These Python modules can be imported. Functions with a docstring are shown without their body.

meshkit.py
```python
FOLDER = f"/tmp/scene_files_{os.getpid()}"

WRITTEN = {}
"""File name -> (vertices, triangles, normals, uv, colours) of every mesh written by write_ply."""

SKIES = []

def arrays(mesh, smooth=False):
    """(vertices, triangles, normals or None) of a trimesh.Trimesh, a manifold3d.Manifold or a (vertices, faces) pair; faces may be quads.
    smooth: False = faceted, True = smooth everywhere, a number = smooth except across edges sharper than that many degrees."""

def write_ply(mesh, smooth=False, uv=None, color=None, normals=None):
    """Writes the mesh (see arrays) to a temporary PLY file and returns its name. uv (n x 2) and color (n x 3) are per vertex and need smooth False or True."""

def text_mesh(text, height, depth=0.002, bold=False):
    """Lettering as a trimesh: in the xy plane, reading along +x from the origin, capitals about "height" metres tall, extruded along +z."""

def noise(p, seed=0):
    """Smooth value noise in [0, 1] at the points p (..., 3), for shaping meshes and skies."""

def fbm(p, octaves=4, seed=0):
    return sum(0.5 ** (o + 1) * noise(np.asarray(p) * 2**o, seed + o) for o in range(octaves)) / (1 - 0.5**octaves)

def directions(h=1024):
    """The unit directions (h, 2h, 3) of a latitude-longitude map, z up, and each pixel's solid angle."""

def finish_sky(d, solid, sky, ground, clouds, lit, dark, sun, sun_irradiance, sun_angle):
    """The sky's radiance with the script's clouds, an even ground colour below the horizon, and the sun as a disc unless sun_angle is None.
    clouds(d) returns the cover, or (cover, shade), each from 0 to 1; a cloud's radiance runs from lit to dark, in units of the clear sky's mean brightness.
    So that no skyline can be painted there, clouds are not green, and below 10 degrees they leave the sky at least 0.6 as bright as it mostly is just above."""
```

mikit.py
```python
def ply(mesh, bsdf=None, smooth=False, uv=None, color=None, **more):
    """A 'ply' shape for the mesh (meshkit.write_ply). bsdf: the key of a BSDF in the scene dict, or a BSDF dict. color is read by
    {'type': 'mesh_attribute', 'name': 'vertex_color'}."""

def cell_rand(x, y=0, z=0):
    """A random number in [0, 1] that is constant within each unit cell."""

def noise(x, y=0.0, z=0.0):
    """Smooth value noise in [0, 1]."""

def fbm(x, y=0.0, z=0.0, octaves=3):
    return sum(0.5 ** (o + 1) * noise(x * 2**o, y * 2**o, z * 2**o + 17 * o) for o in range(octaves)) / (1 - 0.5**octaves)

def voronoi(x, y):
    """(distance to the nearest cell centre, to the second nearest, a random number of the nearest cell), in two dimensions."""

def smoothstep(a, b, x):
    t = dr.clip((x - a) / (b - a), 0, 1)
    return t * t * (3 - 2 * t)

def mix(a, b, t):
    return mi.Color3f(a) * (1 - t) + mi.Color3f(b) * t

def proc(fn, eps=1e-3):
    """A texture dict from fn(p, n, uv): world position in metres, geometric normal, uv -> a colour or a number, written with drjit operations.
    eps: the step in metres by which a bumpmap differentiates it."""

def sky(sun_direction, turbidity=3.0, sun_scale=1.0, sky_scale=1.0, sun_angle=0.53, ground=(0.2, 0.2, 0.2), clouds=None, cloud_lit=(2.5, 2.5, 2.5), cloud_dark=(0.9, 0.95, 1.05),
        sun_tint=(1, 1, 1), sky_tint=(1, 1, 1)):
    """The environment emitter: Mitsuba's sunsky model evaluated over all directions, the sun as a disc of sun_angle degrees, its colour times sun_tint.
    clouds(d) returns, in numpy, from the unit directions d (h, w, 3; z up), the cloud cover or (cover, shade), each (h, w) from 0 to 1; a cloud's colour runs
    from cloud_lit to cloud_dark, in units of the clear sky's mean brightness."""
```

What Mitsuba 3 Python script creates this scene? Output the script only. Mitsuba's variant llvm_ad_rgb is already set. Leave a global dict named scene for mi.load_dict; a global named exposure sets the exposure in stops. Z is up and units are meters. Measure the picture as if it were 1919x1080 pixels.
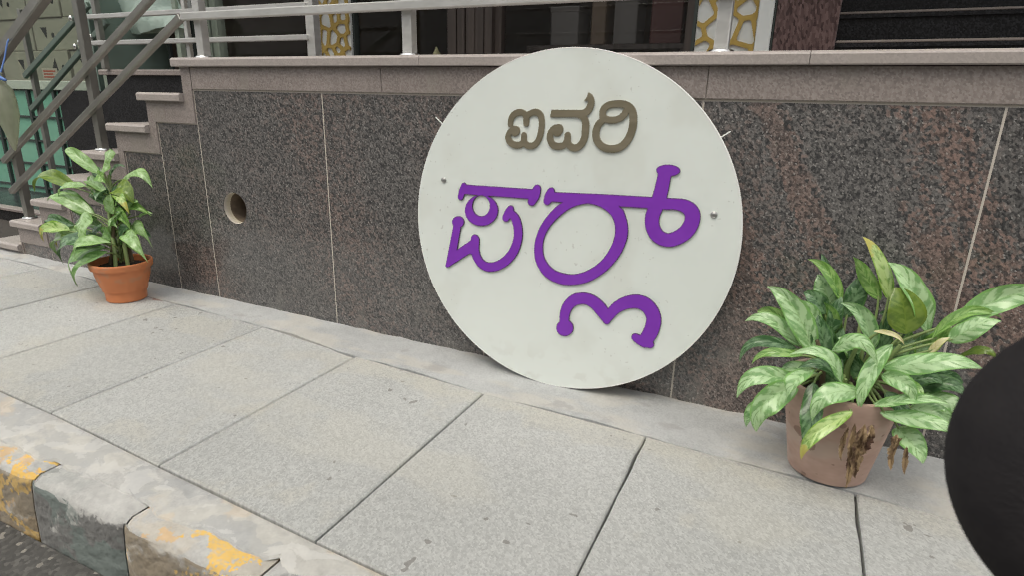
import math, random
import numpy as np, trimesh, drjit as dr, mitsuba as mi, mikit
from mikit import proc, noise, fbm, voronoi, cell_rand, smoothstep, mix
from shapely.geometry import Polygon, LineString, Point, box as sbox
from shapely.ops import unary_union
from shapely import affinity
T = mi.ScalarTransform4f
rng = random.Random(7)
scene = {'type': 'scene'}
labels = {}

# ------------------------------------------------------------------ camera, sky, exposure
CAM = np.array([0.0, -2.0, 1.0])
FWD = np.array([-0.40216371, 0.86611508, -0.29683164])
UP = np.array([-0.14588707, 0.25944307, 0.95467599])
scene['camera'] = {'type': 'thinlens', 'aperture_radius': 0.0009, 'focus_distance': 2.3, 'fov': 80.558, 'fov_axis': 'x', 'near_clip': 0.02, 'far_clip': 200.0,
                   'to_world': T().look_at(origin=CAM.tolist(), target=(CAM + FWD).tolist(), up=UP.tolist()),
                   'film': {'type': 'hdrfilm', 'width': 1024, 'height': 577, 'rfilter': {'type': 'gaussian'}},
                   'sampler': {'type': 'independent', 'sample_count': 64}}
scene['sky'] = mikit.sky((-0.10, -0.48, 0.88), turbidity=3.0, sun_scale=0.28, sun_angle=32, sun_tint=(0.88, 0.97, 1.08), clouds=lambda d: 1.0,
                         cloud_lit=(2.5, 2.5, 2.5), cloud_dark=(0.9, 0.95, 1.05), ground=(0.2, 0.2, 0.2))
exposure = 2.32

# ------------------------------------------------------------------ helpers
def key_for(name, parent=None):
    base = name if parent is None else parent + '__' + name
    if base not in scene and base not in labels and not any(k.startswith(base + '__') for k in list(scene)):
        return base
    i = 1
    while '%s_%03d' % (base, i) in scene or '%s_%03d' % (base, i) in labels:
        i += 1
    return '%s_%03d' % (base, i)

COUNT = {}
def obj(name, mesh, m, parent=None, smooth=False, uv=None, label=None, cat=None, group=None, kind=None, **more):
    if isinstance(mesh, list):
        return [obj(name, q, m, parent, smooth, uv, label, cat, group, kind, **more) for q in mesh]
    base = name if parent is None else parent + '__' + name
    n = COUNT.get(base, 0); COUNT[base] = n + 1
    key = base if n == 0 else '%s_%03d' % (base, n)
    scene[key] = mikit.ply(mesh, m, smooth=smooth, uv=uv, **more)
    d = {}
    if label: d['label'] = label
    if cat: d['category'] = cat
    if group: d['group'] = group
    if kind: d['kind'] = kind
    if d: labels[key] = d
    return key

def thing(name, label, cat, group=None, kind=None):
    n = COUNT.get(name, 0); COUNT[name] = n + 1
    key = name if n == 0 else '%s_%03d' % (name, n)
    d = {'label': label, 'category': cat}
    if group: d['group'] = group
    if kind: d['kind'] = kind
    labels[key] = d
    return key

def cat(*ms):
    return trimesh.util.concatenate([m for m in ms if m is not None])

def bx(x0, x1, y0, y1, z0, z1, c=0.0):
    """a box with chamfered edges of size c"""
    x0, x1 = sorted((x0, x1)); y0, y1 = sorted((y0, y1)); z0, z1 = sorted((z0, z1))
    if c <= 0:
        m = trimesh.creation.box((x1 - x0, y1 - y0, z1 - z0)); m.apply_translation(((x0 + x1) / 2, (y0 + y1) / 2, (z0 + z1) / 2)); return m
    c = min(c, (x1 - x0) / 2.5, (y1 - y0) / 2.5, (z1 - z0) / 2.5)
    pts = []
    for sx in (0, 1):
        for sy in (0, 1):
            for sz in (0, 1):
                p = np.array([(x0, x1)[sx], (y0, y1)[sy], (z0, z1)[sz]], float); s = np.array([1 - 2 * sx, 1 - 2 * sy, 1 - 2 * sz])
                for k in range(3):
                    q = p + s * c; q[k] = p[k]; pts.append(q)
    return trimesh.convex.convex_hull(np.array(pts))

def bar(a, b, w, h, c=0.002, up=(0, 0, 1)):
    """a rectangular tube from a to b: w across (horizontal), h along up"""
    a, b = np.array(a, float), np.array(b, float); d = b - a; L = np.linalg.norm(d); d /= L
    s = np.cross(d, up); s /= np.linalg.norm(s); u = np.cross(s, d)
    m = bx(-L / 2, L / 2, -w / 2, w / 2, -h / 2, h / 2, c)
    M = np.eye(4); M[:3, 0] = d; M[:3, 1] = s; M[:3, 2] = u; M[:3, 3] = (a + b) / 2
    m.apply_transform(M); return m

def tube(pts, r, n=10):
    """a round tube along points with one radius or one per point, closed by caps"""
    P = np.array(pts, float); k = len(P); r = np.broadcast_to(np.array(r, float), (k,))
    t = np.gradient(P, axis=0); t /= np.maximum(np.linalg.norm(t, axis=1, keepdims=True), 1e-9)
    ref = np.array([0, 0, 1.0]) if abs(t[0][2]) < 0.9 else np.array([1.0, 0, 0])
    V = []
    for i in range(k):
        s = np.cross(t[i], ref); s /= max(np.linalg.norm(s), 1e-9); u = np.cross(s, t[i]); ref = u
        for j in range(n):
            a = 2 * math.pi * j / n; V.append(P[i] + r[i] * (math.cos(a) * s + math.sin(a) * u))
    F = []
    for i in range(k - 1):
        for j in range(n):
            a, b, c_, d = i * n + j, i * n + (j + 1) % n, (i + 1) * n + (j + 1) % n, (i + 1) * n + j
            F += [(a, c_, b), (a, d, c_)]
    V += [P[0], P[-1]]; e0, e1 = len(V) - 2, len(V) - 1
    for j in range(n):
        F += [(e0, j, (j + 1) % n), (e1, (k - 1) * n + (j + 1) % n, (k - 1) * n + j)]
    m = trimesh.Trimesh(np.array(V), np.array(F), process=False); m.fix_normals(); return m

def lathe(prof, n=48, centre=(0, 0, 0), wob=0.0, seed=0):
    """a solid of revolution of (r, z) points"""
    V, F = [], []; k = len(prof); rr = random.Random(seed); ph = rr.random() * 6
    for r, z in prof:
        for j in range(n):
            a = 2 * math.pi * j / n; q = r * (1 + wob * math.sin(2 * a + ph) + wob * .6 * math.sin(3 * a + z * 20))
            V.append((centre[0] + q * math.cos(a), centre[1] + q * math.sin(a), centre[2] + z))
    for i in range(k - 1):
        for j in range(n):
            a, b, c_, d = i * n + j, i * n + (j + 1) % n, (i + 1) * n + (j + 1) % n, (i + 1) * n + j
            F += [(a, b, c_), (a, c_, d)]
    return trimesh.Trimesh(np.array(V), np.array(F), process=False)

def extrude(poly, h):
    ps = [poly] if poly.geom_type == 'Polygon' else list(poly.geoms)
    return cat(*[trimesh.creation.extrude_polygon(p, h) for p in ps if p.area > 1e-9])

def upright(mesh, y):
    """extruded in z from an x-z drawing: stands up, its front at y facing the street, its depth behind"""
    m = mesh.copy(); v = np.array(m.vertices); m.vertices = np.stack([v[:, 0], y + v[:, 2], v[:, 1]], 1); m.invert(); m.fix_normals(); return m

def G(x):                                   # the pavement falls very slightly to the right
    return -0.012 - 0.008 * x

# ------------------------------------------------------------------ materials
def mat(key, **kw):
    d = {'type': 'principled'}; d.update({k: ({'type': 'rgb', 'value': list(v)} if isinstance(v, (tuple, list)) else v) for k, v in kw.items()})
    scene[key] = {'type': 'twosided', 'bsdf': d}
    return key
def bumped(key, bump, scale=1.0, **kw):
    d = {'type': 'principled'}; d.update({k: ({'type': 'rgb', 'value': list(v)} if isinstance(v, (tuple, list)) else v) for k, v in kw.items()})
    scene[key] = {'type': 'twosided', 'bsdf': {'type': 'bumpmap', 'arbitrary': bump, 'scale': scale, 'bsdf': d}}
    return key

def crystals(x, y, size, seed):
    a, b, w = voronoi((x + 0.35 * y) / size + seed, (y - 0.2 * x) / (size * 1.2) + seed)
    return w

def granite_dark(p, n, uv):
    # brown-black granite: dark and grey grains with drifts of red feldspar
    x, y = p.x + 0.7 * p.y, p.z
    w = crystals(x, y, 0.0064, 3.1); w2 = crystals(x, y, 0.0040, 40.7)
    w3 = crystals(x, y, 0.0086, 12.9)
    drift = fbm(x * 3.2 + y * 2.3 + 5, y * 1.6 - x * 0.8, 1.7, 3)
    vein = fbm((x + 0.55 * y) * 7 + 11, (y - 0.5 * x) * 1.3, 4.0, 3)
    pid = dr.floor((x + 2.554 - 0.002) / 0.7525); tone = 0.85 + 0.35 * cell_rand(pid + 40, 3, 5)
    red = smoothstep(0.48, 0.88, drift * 0.62 + 0.36 * w3) * 0.75 + smoothstep(0.575, 0.66, vein + 0.14 * (w3 - 0.5)) * smoothstep(-0.8, 0.4, x) * 0.75
    g = 0.36 * w + 0.34 * w2 + 0.30 * w3
    grey = mix((0.040, 0.040, 0.042), (0.190, 0.182, 0.177), smoothstep(0.14, 0.90, g)) * tone
    pink = mix((0.078, 0.060, 0.055), (0.265, 0.185, 0.160), smoothstep(0.15, 0.9, g))
    c = mix(grey, pink, dr.clip(red, 0, 0.9))
    # dried splashes of mud low on the wall and a film of street dust in streaks
    sp = smoothstep(0.60, 0.70, fbm(x * 15, y * 5.0, 3.3, 4) - 0.55 * dr.clip(y, 0, 1) + 0.06)
    c = mix(c, (0.20, 0.19, 0.175), sp * 0.38)
    return mix(c, (0.34, 0.33, 0.32), smoothstep(0.95, 0.985, w2) * 0.6)

def granite_pink(p, n, uv):
    x, y = p.x + 0.9 * p.y, p.z + 0.5 * p.y
    w = crystals(x, y, 0.0048, 8.3)
    d = fbm(x * 5, y * 5, 2.0, 3)
    c = mix((0.165, 0.140, 0.130), (0.335, 0.292, 0.275), 0.65 * w + 0.35 * d)
    stain = smoothstep(0.60, 0.72, fbm(x * 9 + 4, y * 2.2, 6.0, 4))
    return mix(c, (0.25, 0.225, 0.20), stain * 0.5)

def granite_black(p, n, uv):
    w = crystals(p.x + 0.6 * p.y, p.z, 0.006, 1.3)
    return mix((0.010, 0.010, 0.011), (0.036, 0.036, 0.04), w * w)

def granite_maroon(p, n, uv):
    w = crystals(p.x + 0.6 * p.y, p.z * 0.45, 0.008, 5.3)
    return mix((0.045, 0.026, 0.026), (0.16, 0.105, 0.10), w)

def paving(p, n, uv):
    x, y = p.x, p.y
    w = crystals(x, y, 0.0050, 2.2); w2 = crystals(x, y, 0.0105, 22.2)
    tone = noise(dr.floor((x + 2.08) / 0.588) * 5.3, 2.2, 0.0)
    big = fbm(x * 2.1, y * 2.1, 3.0, 4)
    v = 0.5 * w + 0.2 * w2 + 0.35 * (big - 0.5) + 0.22 * (tone - 0.5)
    c = mix((0.288, 0.293, 0.284), (0.480, 0.487, 0.474), v)
    # mud washed along the joints and kerb: irregular ochre patches with an edge
    e = fbm(x * 8 + 3, y * 8, 7.0, 6)
    near = dr.maximum(smoothstep(0.16, 0.0, dr.abs(y + 0.30)), 0.75 * smoothstep(0.15, 0.0, dr.abs(y + 1.02)))
    mud = smoothstep(0.52, 0.66, e * 0.75 + near * 0.26) * (0.35 + 0.5 * w)
    c = mix(c, (0.43, 0.40, 0.32), mud * 0.33)
    dots = smoothstep(0.83, 0.86, fbm(x * 24, y * 24, 1.0, 3))
    c = mix(c, (0.16, 0.15, 0.14), dots * 0.7)
    leftmud = smoothstep(0.50, 0.66, fbm(x * 2.3 + 8, y * 4.1 + 2, 4.0, 6))
    c = mix(c, (0.46, 0.44, 0.37), leftmud * 0.22)
    # a dark reddish-brown patch beside the orange pot
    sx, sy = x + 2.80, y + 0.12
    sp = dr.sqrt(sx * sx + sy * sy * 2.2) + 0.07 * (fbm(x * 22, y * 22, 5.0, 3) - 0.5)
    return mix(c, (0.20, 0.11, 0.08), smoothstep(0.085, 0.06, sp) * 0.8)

def mortar(p, n, uv):
    x, y = p.x, p.y
    a = fbm(x * 3.0, y * 9.0, p.z * 4, 4); b = fbm(x * 22, y * 22, 3.0, 3)
    c = mix((0.25, 0.256, 0.255), (0.475, 0.482, 0.477), 0.45 * a + 0.30 * b + 0.25 * crystals(x, y, 0.005, 2.2))
    c = mix(c, (0.46, 0.43, 0.37), smoothstep(0.50, 0.66, fbm(x * 4 + 9, y * 11, 5.0, 5)) * 0.4)
    return mix(c, (0.27, 0.262, 0.255), smoothstep(0.64, 0.78, fbm(x * 11, y * 16, 8.0, 4)) * 0.5)

def warp(p):
    # bends the noise so that its patches take ragged outlines
    a = fbm(p.x * 16, p.y * 16, p.z * 16 + 3, 4) - 0.5; b = fbm(p.x * 16 + 40, p.y * 16, p.z * 16, 4) - 0.5
    return p.x + 0.11 * a, p.y + 0.08 * b, p.z + 0.08 * (a - b)

def kerb_concrete(p, n, uv):
    x, y, z = p.x, p.y, p.z
    a = fbm(x * 7, y * 9, z * 9, 4); b = fbm(x * 60, y * 60, z * 60, 2); w = noise(x * 240, y * 240, z * 240)
    return mix((0.25, 0.25, 0.245), (0.53, 0.525, 0.50), 0.45 * a + 0.4 * b + 0.2 * w)

def kerb_topping(p, n, uv):
    x, y, z = warp(p)
    c = kerb_concrete(p, n, uv)
    f1 = fbm(x * 5 + y * 3, y * 9, 2.0, 5); f2 = fbm(x * 7 + 4, y * 11, 6.0, 5)
    c = mix(c, (0.50, 0.48, 0.42), smoothstep(0.48, 0.60, f1) * 0.35)
    c = mix(c, (0.30, 0.31, 0.315), smoothstep(0.53, 0.57, f2) * 0.42)
    c = mix(c, (0.56, 0.555, 0.535), smoothstep(0.585, 0.62, fbm(x * 13, y * 20, 3.0, 5)) * 0.35)
    return mix(c, (0.52, 0.42, 0.30), smoothstep(0.60, 0.68, fbm(x * 6 + 14, y * 9, 1.0, 5)) * 0.40)

def kerb_yellow(p, n, uv):
    x, y, z = warp(p)
    c = kerb_concrete(p, n, uv)
    up = n.z > 0.45
    g = noise(p.x * 150, p.y * 260, p.z * 90)
    k = fbm(x * 8 + 2.3, y * 10, z * 10, 6) + 0.14 * (g - 0.5) + 0.16 * (noise(p.x * 45, p.y * 45, p.z * 45) - 0.5)
    c = mix(c, (0.50, 0.42, 0.30), smoothstep(0.52, 0.60, fbm(x * 9 + 30, y * 12, z * 10, 5)) * 0.30)
    c = mix(c, (0.58, 0.36, 0.14), smoothstep(0.60, 0.64, fbm(x * 14 + 3, y * 20, z * 14, 5) + 0.1 * (g - 0.5)) * 0.6)
    grime = smoothstep(0.32, 0.46, fbm(x * 8 + 30, y * 9, z * 10, 5))
    c = mix(c, mix((0.15, 0.13, 0.10), (0.31, 0.25, 0.175), 0.6 * fbm(p.x * 40, p.y * 40, p.z * 25, 3) + 0.4 * g), dr.select(up, 0.05, 0.88) * grime)
    return mix(c, (0.66, 0.42, 0.09), smoothstep(0.612, 0.630, k) * dr.select(up, 0.85, 0.5) * (0.55 + 0.45 * smoothstep(0.25, 0.55, g)))

def kerb_black(p, n, uv):
    x, y, z = warp(p)
    c = kerb_concrete(p, n, uv)
    up = n.z > 0.45
    g = noise(p.x * 170, p.y * 170, p.z * 80)
    k = fbm(x * 7 + 5, y * 8, z * 9, 5) + 0.10 * (g - 0.5)
    old = mix((0.085, 0.085, 0.085), (0.20, 0.20, 0.195), 0.6 * fbm(p.x * 50, p.y * 50, p.z * 22, 3) + 0.4 * g)
    c = mix(c, old, dr.select(up, smoothstep(0.60, 0.66, k) * 0.6, smoothstep(0.32, 0.40, k) * 0.92))
    return mix(c, (0.155, 0.205, 0.19), dr.select(up, 0.12, 0.55) * smoothstep(0.52, 0.60, fbm(x * 6 + 15, y * 8, z * 7, 5) + 0.06 * (g - 0.5)))

def asphalt(p, n, uv):
    a, b, w = voronoi(p.x / 0.012, p.y / 0.012)
    g = fbm(p.x * 4, p.y * 4, 1.0, 4)
    c = mix((0.035, 0.034, 0.032), (0.13, 0.125, 0.115), 0.55 * w * w + 0.5 * g)
    return mix(c, (0.26, 0.24, 0.21), smoothstep(0.93, 0.97, w) * 0.7)

def terracotta(p, n, uv):
    a = fbm(p.x * 7, p.y * 7, p.z * 16, 4); b = fbm(p.x * 50, p.y * 50, p.z * 90, 2)
    c = mix((0.31, 0.20, 0.16), (0.49, 0.355, 0.295), 0.65 * a + 0.35 * b)
    c = mix(c, (0.45, 0.37, 0.31), smoothstep(0.50, 0.60, fbm(p.x * 5 + 7, p.y * 5, p.z * 9, 4)) * 0.5)
    return mix(c, (0.17, 0.11, 0.085), smoothstep(0.68, 0.72, fbm(p.x * 30, p.y * 30, p.z * 30, 2)) * 0.6)

def orange_plastic(p, n, uv):
    a = fbm(p.x * 9, p.y * 9, p.z * 9, 4)
    c = mix((0.49, 0.165, 0.065), (0.58, 0.215, 0.09), a)
    return mix(c, (0.40, 0.24, 0.16), smoothstep(0.56, 0.66, fbm(p.x * 18, p.y * 18, p.z * 22, 4)) * 0.35)

def board_white(p, n, uv):
    a = fbm(p.x * 2.5, p.z * 2.5, 1.0, 3)
    c = mix((0.675, 0.725, 0.690), (0.715, 0.755, 0.725), a)
    sp = smoothstep(0.83, 0.86, fbm(p.x * 90, p.z * 90, 4.0, 2)) * smoothstep(0.42, 0.60, fbm(p.x * 4 + 1, p.z * 4, 9.0, 2))
    c = mix(c, (0.40, 0.40, 0.37), sp * 0.4)
    st = smoothstep(0.50, 0.75, fbm(p.x * 6, p.z * 5, 2.0, 5))
    c = mix(c, (0.62, 0.645, 0.60), st * 0.45)
    gr = smoothstep(0.56, 0.70, fbm(p.x * 18, p.z * 18, 7.0, 4)) * smoothstep(0.20, 0.02, p.z)
    return mix(c, (0.45, 0.44, 0.39), gr * 0.22)

def soil(p, n, uv):
    return mix((0.012, 0.009, 0.006), (0.07, 0.05, 0.035), noise(p.x * 120, p.y * 120, p.z * 120) * fbm(p.x * 30, p.y * 30, 1.0, 2))

def leaf_tex(dark, pale, edge, amount, seed, tipc=None):
    def fn(p, n, uv):
        across = dr.abs(uv.x - 0.5) * 2
        vein = noise((uv.y * 11 - across * 2.6) * 2.0 + p.x * 3 + seed, dr.select(uv.x > 0.5, 4.0, 9.0) + across * 1.3, seed)
        blot = fbm(p.x * 62 + seed, p.y * 62, p.z * 62, 4)
        m = smoothstep(0.36, 0.62, 0.45 * vein + 0.55 * blot + amount - 0.10 * smoothstep(0.5, 1.0, across))
        c = mix(dark, pale, m)
        c = mix(c, edge, smoothstep(0.80, 0.93, across + 0.25 * (blot - 0.5)))
        c = mix(c, mix(pale, edge, 0.5), smoothstep(0.055, 0.02, across) * 0.7)
        if tipc is not None:
            c = mix(c, tipc, smoothstep(0.72, 0.86, uv.y + 0.5 * (blot - 0.5)))
        return c
    return fn

mat('m_granite_dark', base_color=proc(granite_dark), roughness=0.16, specular=0.6)
mat('m_granite_pink', base_color=proc(granite_pink), roughness=0.42, specular=0.45)
mat('m_tread', base_color=proc(lambda p, n, uv: mix(granite_pink(p, n, uv), (0.46, 0.42, 0.395), 0.45)), roughness=0.4, specular=0.45)
mat('m_granite_black', base_color=proc(granite_black), roughness=0.25, specular=0.4)
mat('m_granite_maroon', base_color=proc(granite_maroon), roughness=0.3, specular=0.4)
mat('m_grout', base_color=(0.52, 0.48, 0.43), roughness=0.9)
mat('m_nosing', base_color=(0.27, 0.235, 0.215), roughness=0.4)
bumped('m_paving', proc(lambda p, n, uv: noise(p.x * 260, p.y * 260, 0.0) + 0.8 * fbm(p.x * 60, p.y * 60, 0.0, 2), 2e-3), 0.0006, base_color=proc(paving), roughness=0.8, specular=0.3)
bumped('m_mortar', proc(lambda p, n, uv: fbm(p.x * 30, p.y * 30, p.z * 30, 3), 2e-3), 0.003, base_color=proc(mortar), roughness=0.8)
bumped('m_kerb_topping', proc(lambda p, n, uv: fbm(p.x * 28, p.y * 40, p.z * 30, 4), 2e-3), 0.010, base_color=proc(kerb_topping), roughness=0.85)
KB = proc(lambda p, n, uv: fbm(p.x * 40, p.y * 40, p.z * 40, 4), 2e-3)
bumped('m_kerb_yellow', KB, 0.010, base_color=proc(kerb_yellow), roughness=0.8)
bumped('m_kerb_black', KB, 0.010, base_color=proc(kerb_black), roughness=0.75)
bumped('m_asphalt', proc(lambda p, n, uv: 1 - voronoi(p.x / 0.012, p.y / 0.012)[0], 2e-3), 0.004, base_color=proc(asphalt), roughness=0.85)
mat('m_joint', base_color=(0.045, 0.04, 0.035), roughness=0.95)
mat('m_steel', base_color=proc(lambda p, n, uv: mix((0.52, 0.52, 0.50), (0.72, 0.72, 0.70), fbm(p.x * 14, p.y * 14, p.z * 40, 3))), metallic=0.6, roughness=0.40)
mat('m_steel_dull', base_color=proc(lambda p, n, uv: mix((0.25, 0.246, 0.225), (0.40, 0.394, 0.365), fbm(p.x * 10, p.y * 10, p.z * 10, 3))), metallic=0.75, roughness=0.36)
mat('m_steel_glass_tint', base_color=(0.16, 0.21, 0.18), metallic=0.5, roughness=0.45)  # green tint of glass and its reflections put into the steel colour
mat('m_screw', base_color=(0.36, 0.36, 0.35), metallic=0.8, roughness=0.35)
mat('m_chrome', base_color=(0.75, 0.75, 0.74), metallic=1.0, roughness=0.18)
mat('m_board', base_color=proc(board_white), roughness=0.30, specular=0.5)
mat('m_board_edge', base_color=(0.78, 0.78, 0.76), roughness=0.5)
mat('m_purple', base_color=proc(lambda p, n, uv: mix((0.185, 0.030, 0.40), (0.215, 0.042, 0.44), fbm(p.x * 12, p.z * 12, 1.0, 3))), roughness=0.45, specular=0.35)
mat('m_brass', base_color=proc(lambda p, n, uv: mix((0.27, 0.24, 0.165), (0.40, 0.355, 0.26), fbm(p.x * 9, p.z * 60, 1.0, 3))), metallic=0.65, roughness=0.34)
mat('m_letter_edge', base_color=(0.05, 0.035, 0.06), roughness=0.6)
mat('m_terracotta', base_color=proc(terracotta), roughness=0.8, specular=0.25)
mat('m_orange', base_color=proc(orange_plastic), roughness=0.45, specular=0.4)
mat('m_soil', base_color=proc(soil), roughness=1.0)
LEAFKIND = {  # m and d deepened: shade between leaves put into the colour
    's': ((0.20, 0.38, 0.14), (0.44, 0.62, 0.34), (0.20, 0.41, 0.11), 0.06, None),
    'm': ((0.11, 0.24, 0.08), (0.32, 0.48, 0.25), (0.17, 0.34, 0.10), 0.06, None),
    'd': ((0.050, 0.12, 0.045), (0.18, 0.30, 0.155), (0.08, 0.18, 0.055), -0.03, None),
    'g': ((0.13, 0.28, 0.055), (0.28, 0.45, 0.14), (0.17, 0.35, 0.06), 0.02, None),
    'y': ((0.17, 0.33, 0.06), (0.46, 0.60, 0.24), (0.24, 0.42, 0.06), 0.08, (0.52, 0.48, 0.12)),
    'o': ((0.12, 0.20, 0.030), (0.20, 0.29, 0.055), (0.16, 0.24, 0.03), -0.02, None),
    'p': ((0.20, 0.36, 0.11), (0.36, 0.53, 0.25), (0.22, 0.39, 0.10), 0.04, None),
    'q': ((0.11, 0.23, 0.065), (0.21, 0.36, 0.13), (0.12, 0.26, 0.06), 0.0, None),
    'b': ((0.50, 0.45, 0.20), (0.62, 0.58, 0.34), (0.40, 0.45, 0.15), 0.1, None),
}
for i, (k, v) in enumerate(LEAFKIND.items()):
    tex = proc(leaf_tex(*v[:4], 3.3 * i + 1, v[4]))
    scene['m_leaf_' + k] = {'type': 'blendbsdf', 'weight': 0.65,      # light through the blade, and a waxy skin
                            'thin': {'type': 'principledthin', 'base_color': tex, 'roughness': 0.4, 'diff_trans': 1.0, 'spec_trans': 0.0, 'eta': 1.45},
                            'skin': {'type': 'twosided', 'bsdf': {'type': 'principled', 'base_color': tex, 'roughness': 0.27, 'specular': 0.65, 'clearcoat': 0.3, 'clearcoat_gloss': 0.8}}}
mat('m_stalk', base_color=(0.20, 0.27, 0.10), roughness=0.5)
mat('m_stalk_brown', base_color=(0.11, 0.085, 0.05), roughness=0.8)
mat('m_dead', base_color=proc(lambda p, n, uv: mix((0.065, 0.033, 0.020), (0.33, 0.235, 0.135), smoothstep(0.32, 0.66, fbm(p.x * 60, p.y * 60, p.z * 22, 4)))), roughness=0.8)
bumped('m_black_plastic', proc(lambda p, n, uv: noise(p.x * 900, p.y * 900, p.z * 900), 5e-4), 0.0004, base_color=proc(lambda p, n, uv: mix((0.008, 0.007, 0.009), (0.020, 0.018, 0.019), fbm(p.x * 60, p.y * 60, p.z * 60, 4))), roughness=0.7, specular=0.25)
scene['m_mirror'] = {'type': 'conductor', 'specular_reflectance': {'type': 'rgb', 'value': [0.8, 0.8, 0.8]}}
mat('m_rubber', base_color=(0.02, 0.02, 0.02), roughness=0.8)
scene['m_glass'] = {'type': 'thindielectric', 'int_ior': 1.5}
scene['m_glass_green'] = {'type': 'thindielectric', 'int_ior': 1.5, 'specular_transmittance': {'type': 'rgb', 'value': [0.80, 0.88, 0.84]}}
mat('m_mint', base_color=proc(lambda p, n, uv: mix((0.11, 0.31, 0.22), (0.21, 0.43, 0.32), fbm(p.x * 3, p.y * 3, p.z * 2, 3))), roughness=0.15)
mat('m_frosted', base_color=proc(lambda p, n, uv: mix((0.40, 0.55, 0.48), (0.62, 0.72, 0.66), fbm(p.x * 8, p.y * 8, p.z * 8, 4))), roughness=0.25)
mat('m_dark_frame', base_color=(0.035, 0.045, 0.042), roughness=0.5)
mat('m_pale_green', base_color=(0.34, 0.40, 0.33), roughness=0.5)
mat('m_white_panel', base_color=(0.62, 0.65, 0.64), roughness=0.5)
mat('m_gold', base_color=proc(lambda p, n, uv: mix((0.36, 0.24, 0.06), (0.50, 0.36, 0.10), fbm(p.x * 8, p.y * 8, p.z * 8, 3))), roughness=0.4, metallic=0.2)
mat('m_wood', base_color=proc(lambda p, n, uv: mix((0.022, 0.017, 0.015), (0.075, 0.058, 0.05), fbm(p.x * 45, p.y * 20, p.z * 1.5, 4))), roughness=0.5)
mat('m_interior', base_color=(0.16, 0.13, 0.105), roughness=0.8)
mat('m_plaster', base_color=proc(lambda p, n, uv: mix((0.30, 0.28, 0.25), (0.42, 0.40, 0.36), fbm(p.x * 1.5, p.y * 1.5, p.z * 1.5, 4))), roughness=0.9)
mat('m_street', base_color=proc(lambda p, n, uv: mix((0.14, 0.135, 0.125), (0.22, 0.21, 0.195), fbm(p.x * 1.5, p.y * 1.5, p.z * 1.5, 4))), roughness=0.9)
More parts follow.
